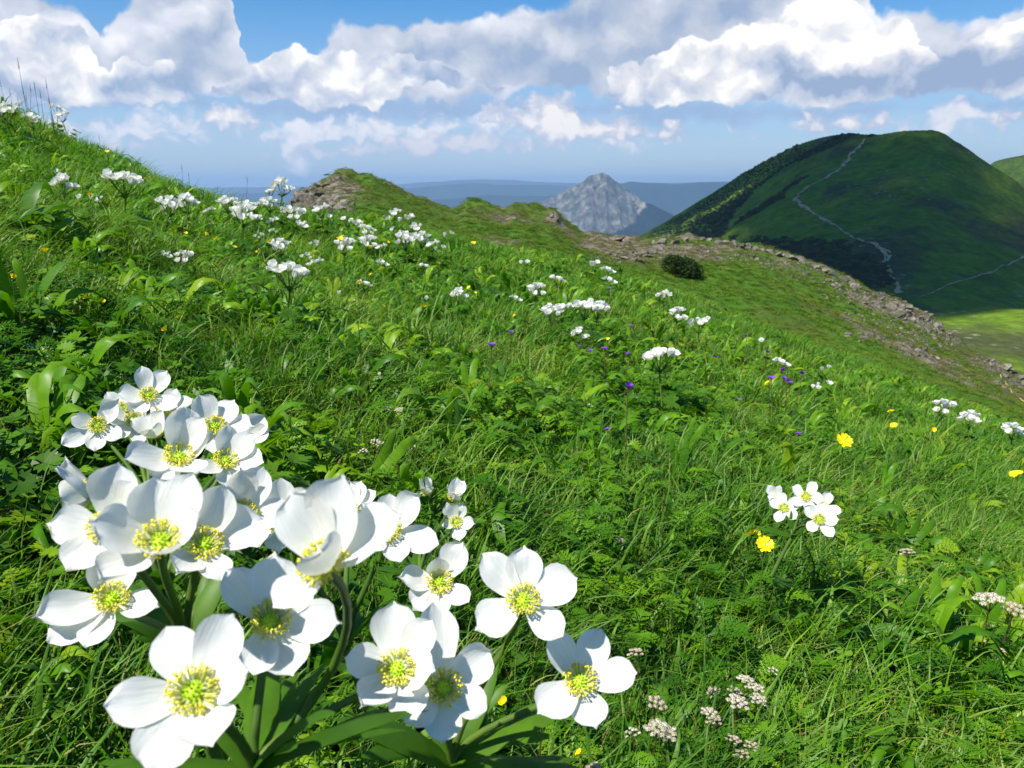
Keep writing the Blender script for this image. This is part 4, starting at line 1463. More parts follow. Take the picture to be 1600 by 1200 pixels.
def stand(name, parts, X, Y, h, scale, face=None):
    """put a thing whose top, at height h*scale, shows at pixel X, Y on the turf"""
    d = pdir(X, Y).normalized(); hd = math.hypot(d.x, d.y)
    r = np.geomspace(0.45, 12.0, 700)
    x = d.x / hd * r; y = d.y / hd * r; zr = d.z / hd * r
    gap = zr - hill(x, y)
    hh = h * scale
    under = gap < hh
    if under.any():
        i = int(np.argmax(under))
    else:
        i = int(np.argmin(gap + 0.01 * r))
    g = Vector((x[i], y[i], float(zr[i] - hh)))
    gz = hill1(x[i], y[i])
    g.z = min(g.z, gz + 0.005) if under.any() else gz
    root = bpy.data.objects.new(name, None); COL.objects.link(root)
    root.location = g; root.empty_display_size = 0.02
    rz = U(0, 6.28) if face is None else face
    if not under.any():
        scale = max(scale, (float(zr[i]) - gz) / h)
    M = Matrix.Rotation(rz, 4, 'Z') @ Matrix.Scale(scale, 4)
    for (nm, me, mt) in parts:
        o = link(nm, me, root)
        o.matrix_local = M @ mt
    return root, float(np.hypot(g.x, g.y))


ORD = ['', 'first', 'second', 'third', 'fourth', 'fifth', 'sixth', 'seventh', 'eighth', 'ninth', 'tenth', 'eleventh', 'twelfth', 'thirteenth', 'fourteenth', 'fifteenth',
       'sixteenth', 'seventeenth', 'eighteenth', 'nineteenth', 'twentieth']


def zone_run(name, cat, what, group, items, maker):
    """items of one zone, labelled from left to right"""
    items = sorted(items, key=lambda q: q[0])
    n = len(items)
    for i, it in enumerate(items):
        root = maker(it)
        pos_ = 'the only one' if n == 1 else ('leftmost' if i == 0 else ('rightmost' if i == n - 1 else ORD[min(i + 1, 20)] + ' from left'))
        if n == 1:
            tag(root, what, cat, None)
        else:
            tag(root, "%s, %s" % (what, pos_), cat, group)


def mk_anemone(it):
    X, Y, wpx = it[:3]
    wpx = wpx * 1.15
    # size of umbel fixes how many flowers; distance comes from the turf
    guess = hit(X, Y + 0.0, 0.5, 12.0)
    nf = 1 if wpx < 11 else 2 if wpx < 14 else 3 if wpx < 18 else 5 if wpx < 26 else 6 if wpx < 36 else 7
    key = {1: 1, 2: 2, 3: 3, 5: 4, 6: 5, 7: 6}[nf]
    R0 = {1: 0.028, 2: 0.046, 3: 0.062, 4: 0.078, 5: 0.080, 6: 0.084}[key]
    # first pass with scale 1 to find the distance, second with the right scale
    d = pdir(X, Y).normalized(); hd = math.hypot(d.x, d.y)
    r = np.geomspace(0.45, 12.0, 500); x = d.x / hd * r; y = d.y / hd * r; zr = d.z / hd * r
    gap = zr - hill(x, y)
    sc_ = 1.0
    for _ in range(3):
        un = gap < 0.17 * sc_
        i = int(np.argmax(un)) if un.any() else int(np.argmin(gap))
        sc_ = min(1.25, max(0.42, wpx * r[i] / hd / FPX / R0 * 1.05))
    root, _ = stand("anemone", protos[key], X, Y, 0.170, sc_)
    return root


AN = "white anemones farther up the meadow"
zone_run("a", "anemone", "small white anemone on the grassy skyline at the upper left", AN,
         [(18, 176, 44), (45, 186, 20), (84, 170, 20), (103, 180, 20), (8, 168, 18)], mk_anemone)
zone_run("a", "anemone", "small white anemone on the left slope below the skyline", AN,
         [(92, 286, 30), (68, 297, 14), (118, 312, 12), (180, 282, 42), (150, 312, 24), (40, 272, 12), (82, 271, 10), (193, 347, 13)], mk_anemone)
zone_run("a", "anemone", "white anemone in the row on the brow left of the knoll", AN,
         [(268, 320, 30), (297, 316, 26), (330, 330, 18), (355, 317, 38), (373, 334, 30), (392, 341, 22), (425, 300, 46), (434, 290, 24), (406, 322, 20), (428, 346, 20),
          (463, 335, 28), (470, 352, 20), (448, 330, 22), (420, 318, 24), (385, 322, 22)], mk_anemone)
zone_run("a", "anemone", "white anemone in front of the rocky knoll", AN,
         [(508, 327, 18), (512, 341, 14), (545, 345, 14), (558, 350, 18), (568, 358, 22), (576, 366, 14), (535, 383, 28), (570, 378, 26), (600, 386, 20), (490, 382, 14)], mk_anemone)
zone_run("a", "anemone", "white anemone in the loose cluster right of the knoll foot", AN,
         [(620, 333, 18), (640, 341, 18), (622, 346, 12), (650, 356, 18), (615, 361, 14), (638, 374, 24), (660, 373, 28), (681, 382, 20), (686, 391, 12), (698, 367, 13)], mk_anemone)
zone_run("a", "anemone", "white anemone scattered in the grass in mid slope", AN,
         [(440, 385, 28), (403, 370, 14), (425, 362, 14), (258, 399, 18), (286, 402, 26), (477, 402, 15), (498, 411, 22), (438, 425, 50), (594, 412, 18), (564, 445, 20), (538, 459, 9),
          (660, 417, 17), (714, 460, 26), (667, 466, 9), (725, 463, 14)], mk_anemone)
zone_run("a", "anemone", "white anemone in a small patch left of the dense white row", AN,
         [(812, 413, 11), (865, 437, 22), (833, 453, 28), (802, 467, 18)], mk_anemone)
zone_run("a", "anemone", "white anemone in the dense row in the middle of the meadow", AN,
         [(861, 486, 34), (884, 484, 32), (905, 481, 34), (928, 479, 34), (947, 484, 16), (901, 522, 26)], mk_anemone)
zone_run("a", "anemone", "white anemone below the pale rocks of the saddle", AN,
         [(930, 414, 20), (945, 423, 20), (948, 439, 20)], mk_anemone)
zone_run("a", "anemone", "white anemone of the group below the round dark bush", AN,
         [(1040, 461, 38), (1054, 490, 24), (1067, 500, 12), (1100, 505, 40), (1040, 560, 62)], mk_anemone)
zone_run("a", "anemone", "tiny white anemone on the right slope beside purple flowers", AN,
         [(1184, 534, 12), (1290, 579, 11), (1291, 600, 15), (1267, 607, 12), (1215, 567, 22)], mk_anemone)
zone_run("a", "anemone", "white anemone at the right edge of the slope", AN,
         [(1473, 635, 26), (1521, 655, 28), (1582, 674, 28)], mk_anemone)


# ------------------------------------------------------------------ yellow, purple and pinkish flowers
def little_head(n, L, W, op, mats, seed, ball=0.0016):
    r = random.Random(seed); g = Geo()
    for i in range(n):
        a = i * 2 * math.pi / n + r.uniform(-0.1, 0.1); o = R(op + r.uniform(-8, 8))
        rad = Vector((math.cos(a), math.sin(a), 0)); sd = Vector((-rad.y, rad.x, 0)); zz = Vector((0, 0, 1))
        d = rad * math.cos(o) + zz * math.sin(o); nn = zz * math.cos(o) - rad * math.sin(o)
        V = []; F = []
        for u, w_ in ((0.05, 0.2), (0.45, 0.8), (0.8, 1.0), (1.0, 0.5)):
            for v in (-1, 0, 1):
                V.append(tuple(d * L * u + sd * v * w_ * W * 0.5 + nn * (L * 0.15 * u * u + abs(v) * w_ * W * 0.15)))
        for q in range(3):
            for s in range(2):
                F.append((q * 3 + s, (q + 1) * 3 + s, (q + 1) * 3 + s + 1, q * 3 + s + 1))
        g.add(V, F, 0)
    V, F = tube([(0, 0, -0.0005), (0, 0, ball), (0, 0, ball * 1.5)], [ball * 1.1, ball * 1.0, ball * 0.3], 7)
    g.add(V, F, 1)
    return g.mesh("flower_head", mats)


def stalk_parts(h, head_fn, leaves, mat_stem=None, bend=0.02, rad=0.0007):
    top = Vector((U(-bend, bend), U(-bend, bend), h))
    V, F = tube(bez((0, 0, -0.01), (0, 0, h * 0.5), top - Vector((0, 0, h * 0.25)), top, 5), rad, 4)
    parts = [("stem", np_mesh("stem", V, F, [mat_stem or M_stem], True), Matrix.Identity(4))]
    parts += head_fn(top)
    if leaves:
        g = Geo()
        for i in range(3):
            a = U(0, 6.28); tp = Vector((math.cos(a), math.sin(a), 0)) * 0.025 + Vector((0, 0, h * 0.45))
            V, F = tube(bez((0, 0, 0), (0, 0, 0.02), tp * 0.8, tp, 3), 0.0006, 3)
            g.add(V, F, 1)
            lobed_leaf(g, tp, (math.cos(a) * 0.5, math.sin(a) * 0.5, 1), 0.014)
        parts.append(("leaves", g.mesh("leaves", [M_herb, M_stem]), Matrix.Identity(4)))
    return parts


yh = [little_head(5, 0.0085, 0.0085, 20, [m_yellow, m_anther], 1), little_head(5, 0.0085, 0.0085, 40, [m_yellow, m_anther], 2), little_head(12, 0.0095, 0.004, 12, [m_yellow, m_anther], 3)]
ph = [little_head(5, 0.008, 0.0075, 25, [m_purple, m_calyx], 4), little_head(6, 0.009, 0.006, 50, [m_purple, m_calyx], 5)]


def one_head(me, tilt=0.5):
    def f(top):
        n = Vector((U(-tilt, tilt), U(-tilt, tilt) - 0.3, 1)).normalized(); x_, _ = frame(n)
        return [("flower_head", me, matrix_from(n, x_, top))]
    return f


yellow_protos = [stalk_parts(0.148, one_head(yh[i % 3]), True) for i in range(4)]
purple_protos = [stalk_parts(0.148, one_head(ph[i % 2]), True, M_stemr) for i in range(3)]


def umbel_mesh(Rm, mats, seed, dome=0.3, nrays=11):
    """a flat head of many tiny florets in small rounded clusters"""
    r = random.Random(seed); g = Geo(); gs = Geo()
    cl = []
    for i in range(nrays):
        rr = Rm * math.sqrt((i + 0.4) / nrays); a = i * 2.4
        c_ = Vector((rr * math.cos(a), rr * math.sin(a), 0.014 - dome * rr * rr / Rm + r.uniform(-0.001, 0.001)))
        cl.append(c_)
        V, F = tube([(0, 0, -0.004), tuple(c_ * 0.6), tuple(c_)], 0.0004, 3)
        gs.add(V, F, 0)
        for k in range(16):
            th = math.acos(1 - (k + 0.5) / 16 * 0.9); b = k * 2.4
            d = Vector((math.sin(th) * math.cos(b), math.sin(th) * math.sin(b), math.cos(th)))
            e = c_ + Vector((d.x, d.y, d.z * 0.6)) * Rm * 0.24
            x_, y_ = frame(d); q = Rm * 0.085 * r.uniform(0.8, 1.2)
            a0 = r.uniform(0, 1.5)
            P = [e + d * q * 0.35]; F = []
            for s in range(10):
                aa = a0 + s * 0.6283; qq = q * (1.15 if s % 2 == 0 else 0.55)
                P.append(e + (x_ * math.cos(aa) + y_ * math.sin(aa)) * qq)
            for s in range(10):
                F.append((0, 1 + s, 1 + (s + 1) % 10))
            g.add([tuple(p) for p in P], F, 0 if r.random() < 0.75 else 1)
    return g.mesh("umbel", mats), gs.mesh("rays", [M_stem])


um = [umbel_mesh(0.012, [m_pink, m_cream], 1, 0.5), umbel_mesh(0.015, [m_cream, m_pink], 2, 0.25, 14), umbel_mesh(0.011, [m_cream, m_cream], 3, 0.7, 9)]


def um_head(k):
    def f(top):
        n = Vector((U(-0.3, 0.3), U(-0.5, 0.1), 1)).normalized(); x_, _ = frame(n)
        M = matrix_from(n, x_, top)
        return [("umbel", um[k][0], M), ("rays", um[k][1], M)]
    return f


um_protos = [stalk_parts(0.138, um_head(k), True, M_stemr, 0.02, 0.0009) for k in (0, 1, 2)]


def mk_of(name, protos_, px0, h):
    cnt = [0]

    def f(it):
        X, Y, wpx = it[:3]
        d = pdir(X, Y).normalized(); hd = math.hypot(d.x, d.y)
        r = np.geomspace(0.4, 12.0, 500)
        gap = d.z / hd * r - hill(d.x / hd * r, d.y / hd * r)
        sc_ = 1.0
        for _ in range(3):
            un = gap < h * sc_
            i = int(np.argmax(un)) if un.any() else int(np.argmin(gap))
            sc_ = min(1.6, max(0.55, wpx * r[i] / hd / FPX / px0))
        cnt[0] += 1
        p = protos_[it[3] if len(it) > 3 else cnt[0] % len(protos_)]
        return stand(name, p, X, Y, h, sc_)[0]
    return f


mk_y = mk_of("yellow_flower", yellow_protos, 0.0175, 0.150)
mk_p = mk_of("purple_flower", purple_protos, 0.016, 0.150)
mk_u = mk_of("umbel_flower", um_protos, 0.031, 0.150)
YG = "small yellow flowers dotted in the meadow"
zone_run("y", "yellow flower", "small yellow buttercup on the left part of the slope", YG,
         [(15, 434, 13), (72, 391, 13), (145, 465, 11), (275, 514, 16), (165, 237, 8), (130, 304, 8), (41, 446, 6), (205, 345, 8), (160, 470, 6)], mk_y)
zone_run("y", "yellow flower", "yellow buttercup behind the top of the foreground anemones", YG,
         [(284, 622, 18, 1), (343, 636, 18, 1), (292, 626, 10), (350, 630, 12)], mk_y)
zone_run("y", "yellow flower", "yellow buttercup among the white row near the brow", YG,
         [(275, 360, 8), (300, 364, 8), (318, 367, 9), (333, 372, 9), (367, 386, 9), (418, 376, 9), (395, 377, 6), (296, 347, 7), (403, 393, 6)], mk_y)
zone_run("y", "yellow flower", "yellow buttercup in the grass below the rocky knoll", YG,
         [(530, 374, 11), (537, 371, 8), (569, 443, 11), (575, 428, 6), (589, 421, 9), (578, 385, 6), (607, 478, 9), (665, 478, 13), (682, 409, 8), (738, 380, 9), (728, 449, 7), (749, 457, 6), (716, 446, 5), (608, 378, 5)], mk_y)
zone_run("y", "yellow flower", "yellow flower beside the single anemone on the right", YG,
         [(1167, 825, 22, 2), (1192, 857, 24, 2), (1180, 832, 8), (1198, 834, 10)], mk_y)
zone_run("y", "yellow flower", "small yellow flower on the right half of the meadow", YG,
         [(812, 593, 12), (948, 530, 8), (800, 492, 8), (1212, 599, 12), (1322, 693, 14, 2), (1391, 642, 11), (1413, 669, 12), (1449, 669, 10), (1586, 739, 14), (1577, 741, 10), (1596, 808, 12), (980, 575, 6)], mk_y)
zone_run("y", "yellow flower", "little yellow flower low among the leaves at the bottom", YG,
         [(786, 1083, 20, 1), (924, 1176, 16, 1)], mk_y)
PG = "small purple flowers in the meadow"
zone_run("p", "purple flower", "small purple flower in mid meadow below the white row", PG,
         [(757, 541, 14, 0), (796, 517, 10, 0), (930, 549, 10, 0), (948, 547, 12, 0), (981, 555, 9, 0), (982, 608, 14, 1), (947, 673, 11, 0), (990, 510, 7, 0), (900, 540, 7, 0), (958, 451, 6, 0)], mk_p)
zone_run("p", "purple flower", "purple flower in the small patch on the right slope", PG,
         [(1222, 578, 8), (1216, 590, 10), (1224, 588, 8), (1240, 583, 11), (1233, 595, 9), (1190, 548, 9), (1111, 555, 9), (1164, 625, 8), (1250, 680, 9), (1230, 596, 8), (1165, 525, 8)], mk_p)
tag(mk_p((836, 1103, 38, 1)), "single purple flower low among leaves at the bottom beneath the white flowers", "purple flower")
UG = "pinkish white flower heads of an umbel herb"
zone_run("u", "umbel flower", "pale pinkish umbel flower left of the V leaves", UG,
         [(606, 634, 20, 0), (617, 639, 14, 1), (578, 705, 22, 2), (604, 689, 20, 2), (594, 685, 12, 2), (651, 694, 18, 2)], mk_u)
zone_run("u", "umbel flower", "pinkish umbel flower in the stand right of the large anemones", UG,
         [(1013, 1018, 30, 0), (1003, 1090, 36, 0), (1012, 1128, 34, 1), (1028, 1138, 32, 1), (1008, 1145, 28, 2), (1122, 1070, 26, 0), (1134, 1082, 26, 0), (1178, 1062, 26, 1), (1192, 1072, 26, 1), (1195, 1048, 20, 2),
          (1163, 1106, 34, 1), (1120, 1120, 26, 1), (1136, 1128, 26, 0), (1133, 1161, 14, 0), (1164, 1172, 22, 0), (1180, 1180, 22, 0), (1190, 1100, 16, 1), (950, 1194, 26, 0)], mk_u)
zone_run("u", "umbel flower", "small umbel flower among the grass on the right", UG,
         [(1545, 926, 36, 1), (1562, 936, 34, 0), (1434, 860, 24, 0), (1578, 1025, 24, 0), (963, 848, 18, 0), (915, 630, 16, 2), (912, 643, 12, 0), (1289, 640, 8, 2), (1105, 720, 10, 0)], mk_u)

# ------------------------------------------------------------------ plants with large plain leaves


def leafy_parts(n, L, W, lift, mat, seed):
    global rnd
    keep_ = rnd; rnd = random.Random(seed)
    parts = []
    for i in range(n):
        g = Geo(); broad_leaf(g, (0, 0, -0.01), i * 2.4 + U(-0.3, 0.3), L * U(0.75, 1.1), W * U(0.8, 1.1), U(*lift), seg=9, droop=0.35)
        parts.append(("leaf", g.mesh("leaf", [mat]), Matrix.Identity(4)))
    rnd = keep_
    return parts


M_lime = leaf_mat("lime_leaf", [(0.0, (0.13, 0.23, 0.02)), (1.0, (0.22, 0.32, 0.03))], 0.42, 0.4)
lp = [leafy_parts(6, 0.13, 0.035, (0.7, 1.8), M_broad, 1), leafy_parts(4, 0.13, 0.026, (1.2, 2.6), M_broad, 2), leafy_parts(5, 0.12, 0.042, (0.8, 1.6), M_broad, 3), leafy_parts(3, 0.10, 0.024, (0.8, 1.8), M_lime, 4)]


def ground_plant(X, Y, k, s, rz, label, group=None):
    g = hit(X, Y)
    root = bpy.data.objects.new("broadleaf_plant", None); COL.objects.link(root)
    root.location = g; root.empty_display_size = 0.02
    for (nm, me, mt) in lp[k]:
        o = link(nm, me, root); o.matrix_local = Matrix.Rotation(rz, 4, 'Z') @ Matrix.Scale(s, 4)
    tag(root, label, "plant", group)


for (X, Y, k, s, rz, lab) in [
    (775, 655, 0, 0.85, 0.5, "broad leaved plant casting a dark hollow in mid meadow"),
    (868, 690, 1, 0.62, 1.2, "upright plant with light green lance leaves opening like a V"),
    (690, 720, 1, 0.72, 2.8, "plant with one long light green leaf beside pale umbel flowers"),
    (30, 400, 0, 1.15, 0.3, "leftmost clump of large bluish green leaves on the left slope"),
    (62, 412, 2, 1.0, 2.0, "second clump of large bluish green leaves from the left edge"),
    (100, 396, 2, 1.1, 4.2, "third clump of large bluish green leaves from the left edge"),
    (130, 420, 0, 0.95, 1.0, "fourth clump of large bluish green leaves from the left edge"),
    (200, 400, 2, 0.8, 5.2, "fifth clump of large bluish green leaves from the left edge"),
    (238, 385, 1, 0.7, 0.0, "narrow upright leaves rightmost of the leafy clumps on the left slope"),
    (40, 560, 1, 1.0, 2.2, "tall narrow leaves at the left edge above the foreground flowers"),
    (60, 690, 2, 0.55, 3.3, "low plant with one rounded grey green leaf at the left edge"),
    (1140, 770, 3, 0.62, 2.6, "yellowish lime green leaf above the single anemone"),
    (1575, 815, 3, 1.0, 3.4, "lime green leafy plant at the right edge of the picture"),
    (940, 960, 1, 0.5, 1.4, "striped upright leaves right of the foreground anemones"),
    (1020, 1190, 2, 0.5, 0.6, "broad bright leaf at the bottom below the pinkish umbels"),
    (1130, 1090, 2, 0.3, 1.9, "small round leaf between the pinkish umbel flowers"),
    (1175, 575, 0, 0.8, 0.4, "dark upright leaves standing on the right slope above the purple flowers"),
]:
    ground_plant(X, Y, k, s, rz, lab)

# ------------------------------------------------------------------ tall thin grasses against the sky


def culm_parts(h, seed):
    r = random.Random(seed)
    top = Vector((r.uniform(-0.03, 0.03) - 0.01, 0, h))
    path = bez((0, 0, -0.01), (0, 0, h * 0.5), top - Vector((0, 0, h * 0.3)), top, 8)
    V, F = tube(path, [0.0011] * 6 + [0.0007] * 3, 4)
    parts = [("stem", np_mesh("stem", V, F, [M_stemr], True), Matrix.Identity(4))]
    g = Geo()
    for i in range(26):                       # narrow spike of scales
        u = i / 26
        p = top + Vector((0, 0, -0.035 + 0.045 * u)); a = i * 2.4
        d = Vector((math.cos(a), math.sin(a), 1.6)).normalized(); x_, _ = frame(d)
        q = 0.0035 * (1.1 - u * 0.7)
        g.add([p, p + d * q + x_ * q * 0.4, p + d * q * 2.2, p + d * q - x_ * q * 0.4], [(0, 1, 2, 3)], 0)
    parts.append(("seed_head", g.mesh("seed_head", [M_stemr]), Matrix.Identity(4)))
    g = Geo()
    for i in range(3):
        blade(g, (0, 0, 0), h * r.uniform(0.45, 0.8), h * 0.18, r.uniform(0, 6.28), 0.0016, 0, 5)
    parts.append(("blades", g.mesh("blades", [M_grassb]), Matrix.Identity(4)))
    return parts


cp_ = [culm_parts(0.30, s) for s in (1, 2, 3)]


def mk_culm(it):
    X, Y, k = it
    d = pdir(X, Y).normalized(); hd = math.hypot(d.x, d.y)
    r = 5.6
    x, y = d.x / hd * r, d.y / hd * r
    gz = hill1(x, y); top = d.z / hd * r
    s = max(0.4, (top - gz) / 0.30)
    root = bpy.data.objects.new("grass_stalk", None); COL.objects.link(root)
    root.location = (x, y, gz); root.empty_display_size = 0.02
    for (nm, me, mt) in cp_[k]:
        o = link(nm, me, root); o.matrix_local = Matrix.Rotation(X * 1.3, 4, 'Z') @ Matrix.Diagonal((min(s, 1.3), min(s, 1.3), s, 1))
    return root


CG = "thin grass stalks standing against the sky"
zone_run("c", "grass stalk", "thin grass stalk on the skyline at the upper left", CG,
         [(6, 128, 0), (16, 140, 2), (31, 92, 1), (37, 132, 0), (44, 138, 2), (55, 128, 1), (62, 142, 0), (76, 126, 1), (82, 150, 2), (24, 150, 1), (49, 150, 0)], mk_culm)
zone_run("c", "grass stalk", "thin grass stalk on the skyline left of the rocky knoll", CG,
         [(156, 212, 2), (282, 258, 0), (294, 270, 1), (302, 290, 2), (310, 288, 0), (340, 290, 1), (380, 276, 2), (222, 246, 2)], mk_culm)

# ================================================================== rocks, bush, scrub, paths, the cloud that shades the mountain
m_rock, t = new_mat("limestone")
g_ = t.node('ShaderNodeNewGeometry')
oi = t.node('ShaderNodeObjectInfo')
n1 = t.noise(g_.outputs['Position'], 1.6, 6, 0.65)
n2 = t.noise(g_.outputs['Position'], 7.0, 5, 0.7)
c = t.ramp(t.math('MULTIPLY_ADD', oi.outputs['Random'], 0.25, t.math('SUBTRACT', n2, 0.12)), [(0.25, (0.075, 0.065, 0.05)), (0.5, (0.19, 0.165, 0.135)), (0.75, (0.36, 0.32, 0.27))])
s = t.node('ShaderNodeSeparateXYZ', i_0=g_.outputs['Normal'])
moss = t.math('MULTIPLY', t.step(n1, 0.46, 0.58), t.step(s.outputs[2], 0.35, 0.8))
c = t.mix(t.math('MULTIPLY', moss, 0.8), c, (0.055, 0.075, 0.02, 1))
finish(m_rock, t, c, 0.95, bump(t, n2, 0.9, 0.12), 0.1)


def rock_mesh(seed, flat=0.7):
    """angular broken boulder"""
    import bmesh
    r = random.Random(seed)
    bm = bmesh.new()
    bmesh.ops.create_icosphere(bm, subdivisions=3, radius=0.5)
    planes = []
    for i in range(11):
        d = Vector((r.gauss(0, 1), r.gauss(0, 1), r.gauss(0, 1))).normalized()
        planes.append((d, r.uniform(0.24, 0.40)))
    for v in bm.verts:
        for d, k in planes:
            s_ = v.co.dot(d)
            if s_ > k:
                v.co -= d * (s_ - k)
        n = fbm(np.array([v.co.x * 5 + seed]), np.array([v.co.y * 5 + v.co.z * 4]), 3, seed)[0]
        v.co *= 1 + 0.22 * n
        v.co.z *= flat
    me = bpy.data.meshes.new("rock")
    bm.to_mesh(me); bm.free()
    me.materials.append(m_rock)
    return me


rocks = [rock_mesh(s, f) for s, f in ((1, 0.7), (2, 0.55), (3, 0.9), (4, 0.65), (5, 1.1), (6, 0.8))]
rr = random.Random(5)


def mk_rock(it):
    X, Y, wpx = it[:3]
    g = hit(X, Y, 12.0, 75.0)
    if g is None:
        g = hit(X, Y + 8, 12.0, 75.0) or hit(X, Y + 22, 12.0, 75.0)
    d = g.length
    sz = wpx * d / FPX * 1.15
    o = link("rock", rocks[rr.randrange(6)])
    o.location = (g.x, g.y, g.z + sz * 0.0)
    o.rotation_euler = (rr.uniform(-0.4, 0.4), rr.uniform(-0.4, 0.4), rr.uniform(0, 6.28))
    o.scale = (sz * rr.uniform(0.85, 1.3), sz * rr.uniform(0.8, 1.2), sz * rr.uniform(0.8, 1.25))
    return o


def rock_zone(label, group, items):
    for it in items:
        tag(mk_rock(it), label, "rock", group)


def along(pts, n, jx, jy, w0, w1):
    out = []
    for i in range(n):
        u = rr.random() * (len(pts) - 1); k = min(int(u), len(pts) - 2); f = u - k
        out.append((pts[k][0] * (1 - f) + pts[k + 1][0] * f + rr.gauss(0, jx), pts[k][1] * (1 - f) + pts[k + 1][1] * f + abs(rr.gauss(0, jy)), w0 + (w1 - w0) * rr.random() ** 2))
    return out


rock_zone("brownish rock of the crag on the left face of the grassy knoll", "rocks of the knoll's crag",
          [(466, 306, 16), (476, 302, 18), (488, 300, 16), (500, 306, 20), (508, 316, 20), (492, 318, 22), (478, 322, 20), (466, 324, 16), (520, 322, 20), (512, 332, 22), (500, 336, 22),
           (484, 338, 22), (530, 334, 16), (540, 340, 14), (522, 345, 18), (458, 330, 12), (516, 302, 14), (528, 308, 14), (540, 316, 14), (498, 292, 14), (556, 346, 12), (470, 342, 18),
           (474, 312, 26), (490, 308, 24), (506, 324, 26), (486, 328, 26), (524, 312, 20), (514, 342, 24), (534, 324, 20), (462, 318, 18), (550, 322, 12), (530, 280, 10), (522, 284, 10), (510, 290, 12), (548, 330, 10), (536, 296, 8), (602, 288, 8), (610, 291, 7)])
rock_zone("pale rock on the crest of the saddle left of the round dark bush", "rocks of the saddle crest",
          [(968, 374, 14), (978, 378, 14), (985, 384, 10), (1045, 373, 16), (1036, 380, 16), (1028, 388, 16), (1018, 394, 16), (1006, 396, 14), (996, 400, 14), (1012, 402, 14), (990, 408, 12),
           (1002, 410, 14), (976, 404, 12), (962, 400, 10), (950, 398, 10), (986, 396, 10), (934, 396, 8), (968, 412, 10), (1055, 380, 12), (870, 344, 8), (862, 338, 7), (1022, 380, 10)])
rock_zone("weathered rock in the broken line along the ridge top right of the bush", "rocks along the ridge top",
          [(1072, 377, 12), (1084, 374, 12), (1096, 375, 12), (1108, 377, 12), (1122, 382, 14), (1134, 380, 12), (1146, 383, 16), (1158, 386, 14), (1170, 387, 14), (1180, 391, 14), (1192, 393, 14),
           (1204, 395, 12), (1216, 399, 14), (1228, 401, 14), (1240, 405, 16), (1250, 408, 14), (1262, 414, 12), (1275, 419, 12), (1288, 424, 12), (1300, 430, 12), (1316, 437, 12), (1330, 444, 12)]
          + along([(1090, 388), (1180, 402), (1260, 420), (1330, 452)], 34, 10, 9, 4, 9))
rock_zone("pale broken rock in the scree band falling down the right end of the ridge", "rocks of the scree band",
          along([(1330, 440), (1380, 466), (1420, 480), (1450, 500), (1470, 520)], 42, 14, 12, 8, 17)
          + along([(1360, 500), (1400, 520), (1440, 540), (1460, 560)], 30, 18, 12, 5, 11)
          + along([(1330, 520), (1360, 524), (1385, 522)], 14, 8, 5, 7, 12)
          + along([(1240, 420), (1290, 445), (1340, 470)], 16, 14, 8, 4, 8))
rock_zone("dark rock at the lower right end of the ridge by the picture edge", "rocks at the ridge end",
          along([(1545, 562), (1570, 572), (1600, 585)], 18, 8, 8, 7, 14) + [(1558, 600, 14), (1565, 606, 12), (1548, 590, 8)])

# loose stones too many and too small to count
m0 = m_rock
small_src = source_collection("stone", rocks)
cx, cy, cs = [], [], []
for pts_, n_, jx, jy, a_, b_ in (([(1060, 380), (1180, 398), (1260, 416), (1330, 448)], 700, 14, 10, 1.2, 4.5), ([(1320, 440), (1380, 470), (1430, 492), (1470, 525)], 1100, 24, 24, 1.5, 6),
                            ([(1340, 500), (1420, 530), (1480, 580)], 420, 30, 20, 1.2, 4), ([(1520, 550), (1600, 600)], 300, 20, 14, 1.2, 5),
                            ([(462, 310), (520, 325)], 420, 24, 16, 2, 8), ([(935, 395), (1010, 395), (1045, 378)], 320, 16, 7, 1.5, 5), ([(840, 335), (870, 350)], 50, 14, 8, 1, 3),
                            ):
    for (X, Y, q) in along(pts_, n_, jx, jy, a_, b_):
        g = hit(X, Y, 16.0, 70.0)
        if g is not None:
            cx.append(tuple(g)); cs.append(q * g.length / FPX)
P = np.array(cx); n = len(P)
scatter("scree", P, rots_for(n, 0.4), np.array(cs), rg.choice(6, n), small_src, "grey brown loose stones lying in the turf of the ridge", "stones")

# dwarf pines -----------------------------------------------------------
M_pine = leaf_mat("pine_needles", [(0.0, (0.018, 0.044, 0.006)), (0.6, (0.045, 0.080, 0.012)), (1.0, (0.085, 0.12, 0.022))], 0.12, 0.6)
M_bark = flat_mat("pine_bark", (0.10, 0.07, 0.045), 0.9, 0.0, 0.3, 20.0)


def pine_mesh(seed, n=1500, needle=0.07, wd=0.012):
    r = random.Random(seed); g = Geo()
    lumps = [(Vector((r.uniform(-0.38, 0.38), r.uniform(-0.3, 0.3), r.uniform(0.12, 0.34))), r.uniform(0.16, 0.27)) for _ in range(11)]
    for i in range(n):
        c_, q = r.choice(lumps)
        d = Vector((r.gauss(0, 1), r.gauss(0, 1), r.gauss(0.35, 0.9))).normalized()
        p = c_ + d * q * r.uniform(0.75, 1.08)
        if p.z < 0.0:
            continue
        up = (d * 0.7 + Vector((0, 0, 0.9))).normalized()
        x_, y_ = frame(up)
        for k in range(4):
            a = r.uniform(0, 6.28)
            e = p + (up * 0.8 + (x_ * math.cos(a) + y_ * math.sin(a)) * 0.7) * needle
            s_ = (x_ * math.sin(a) - y_ * math.cos(a)) * wd
            g.add([p - s_, p + s_, e], [(0, 1, 2)], 0)
    return g.mesh("foliage", [M_pine])


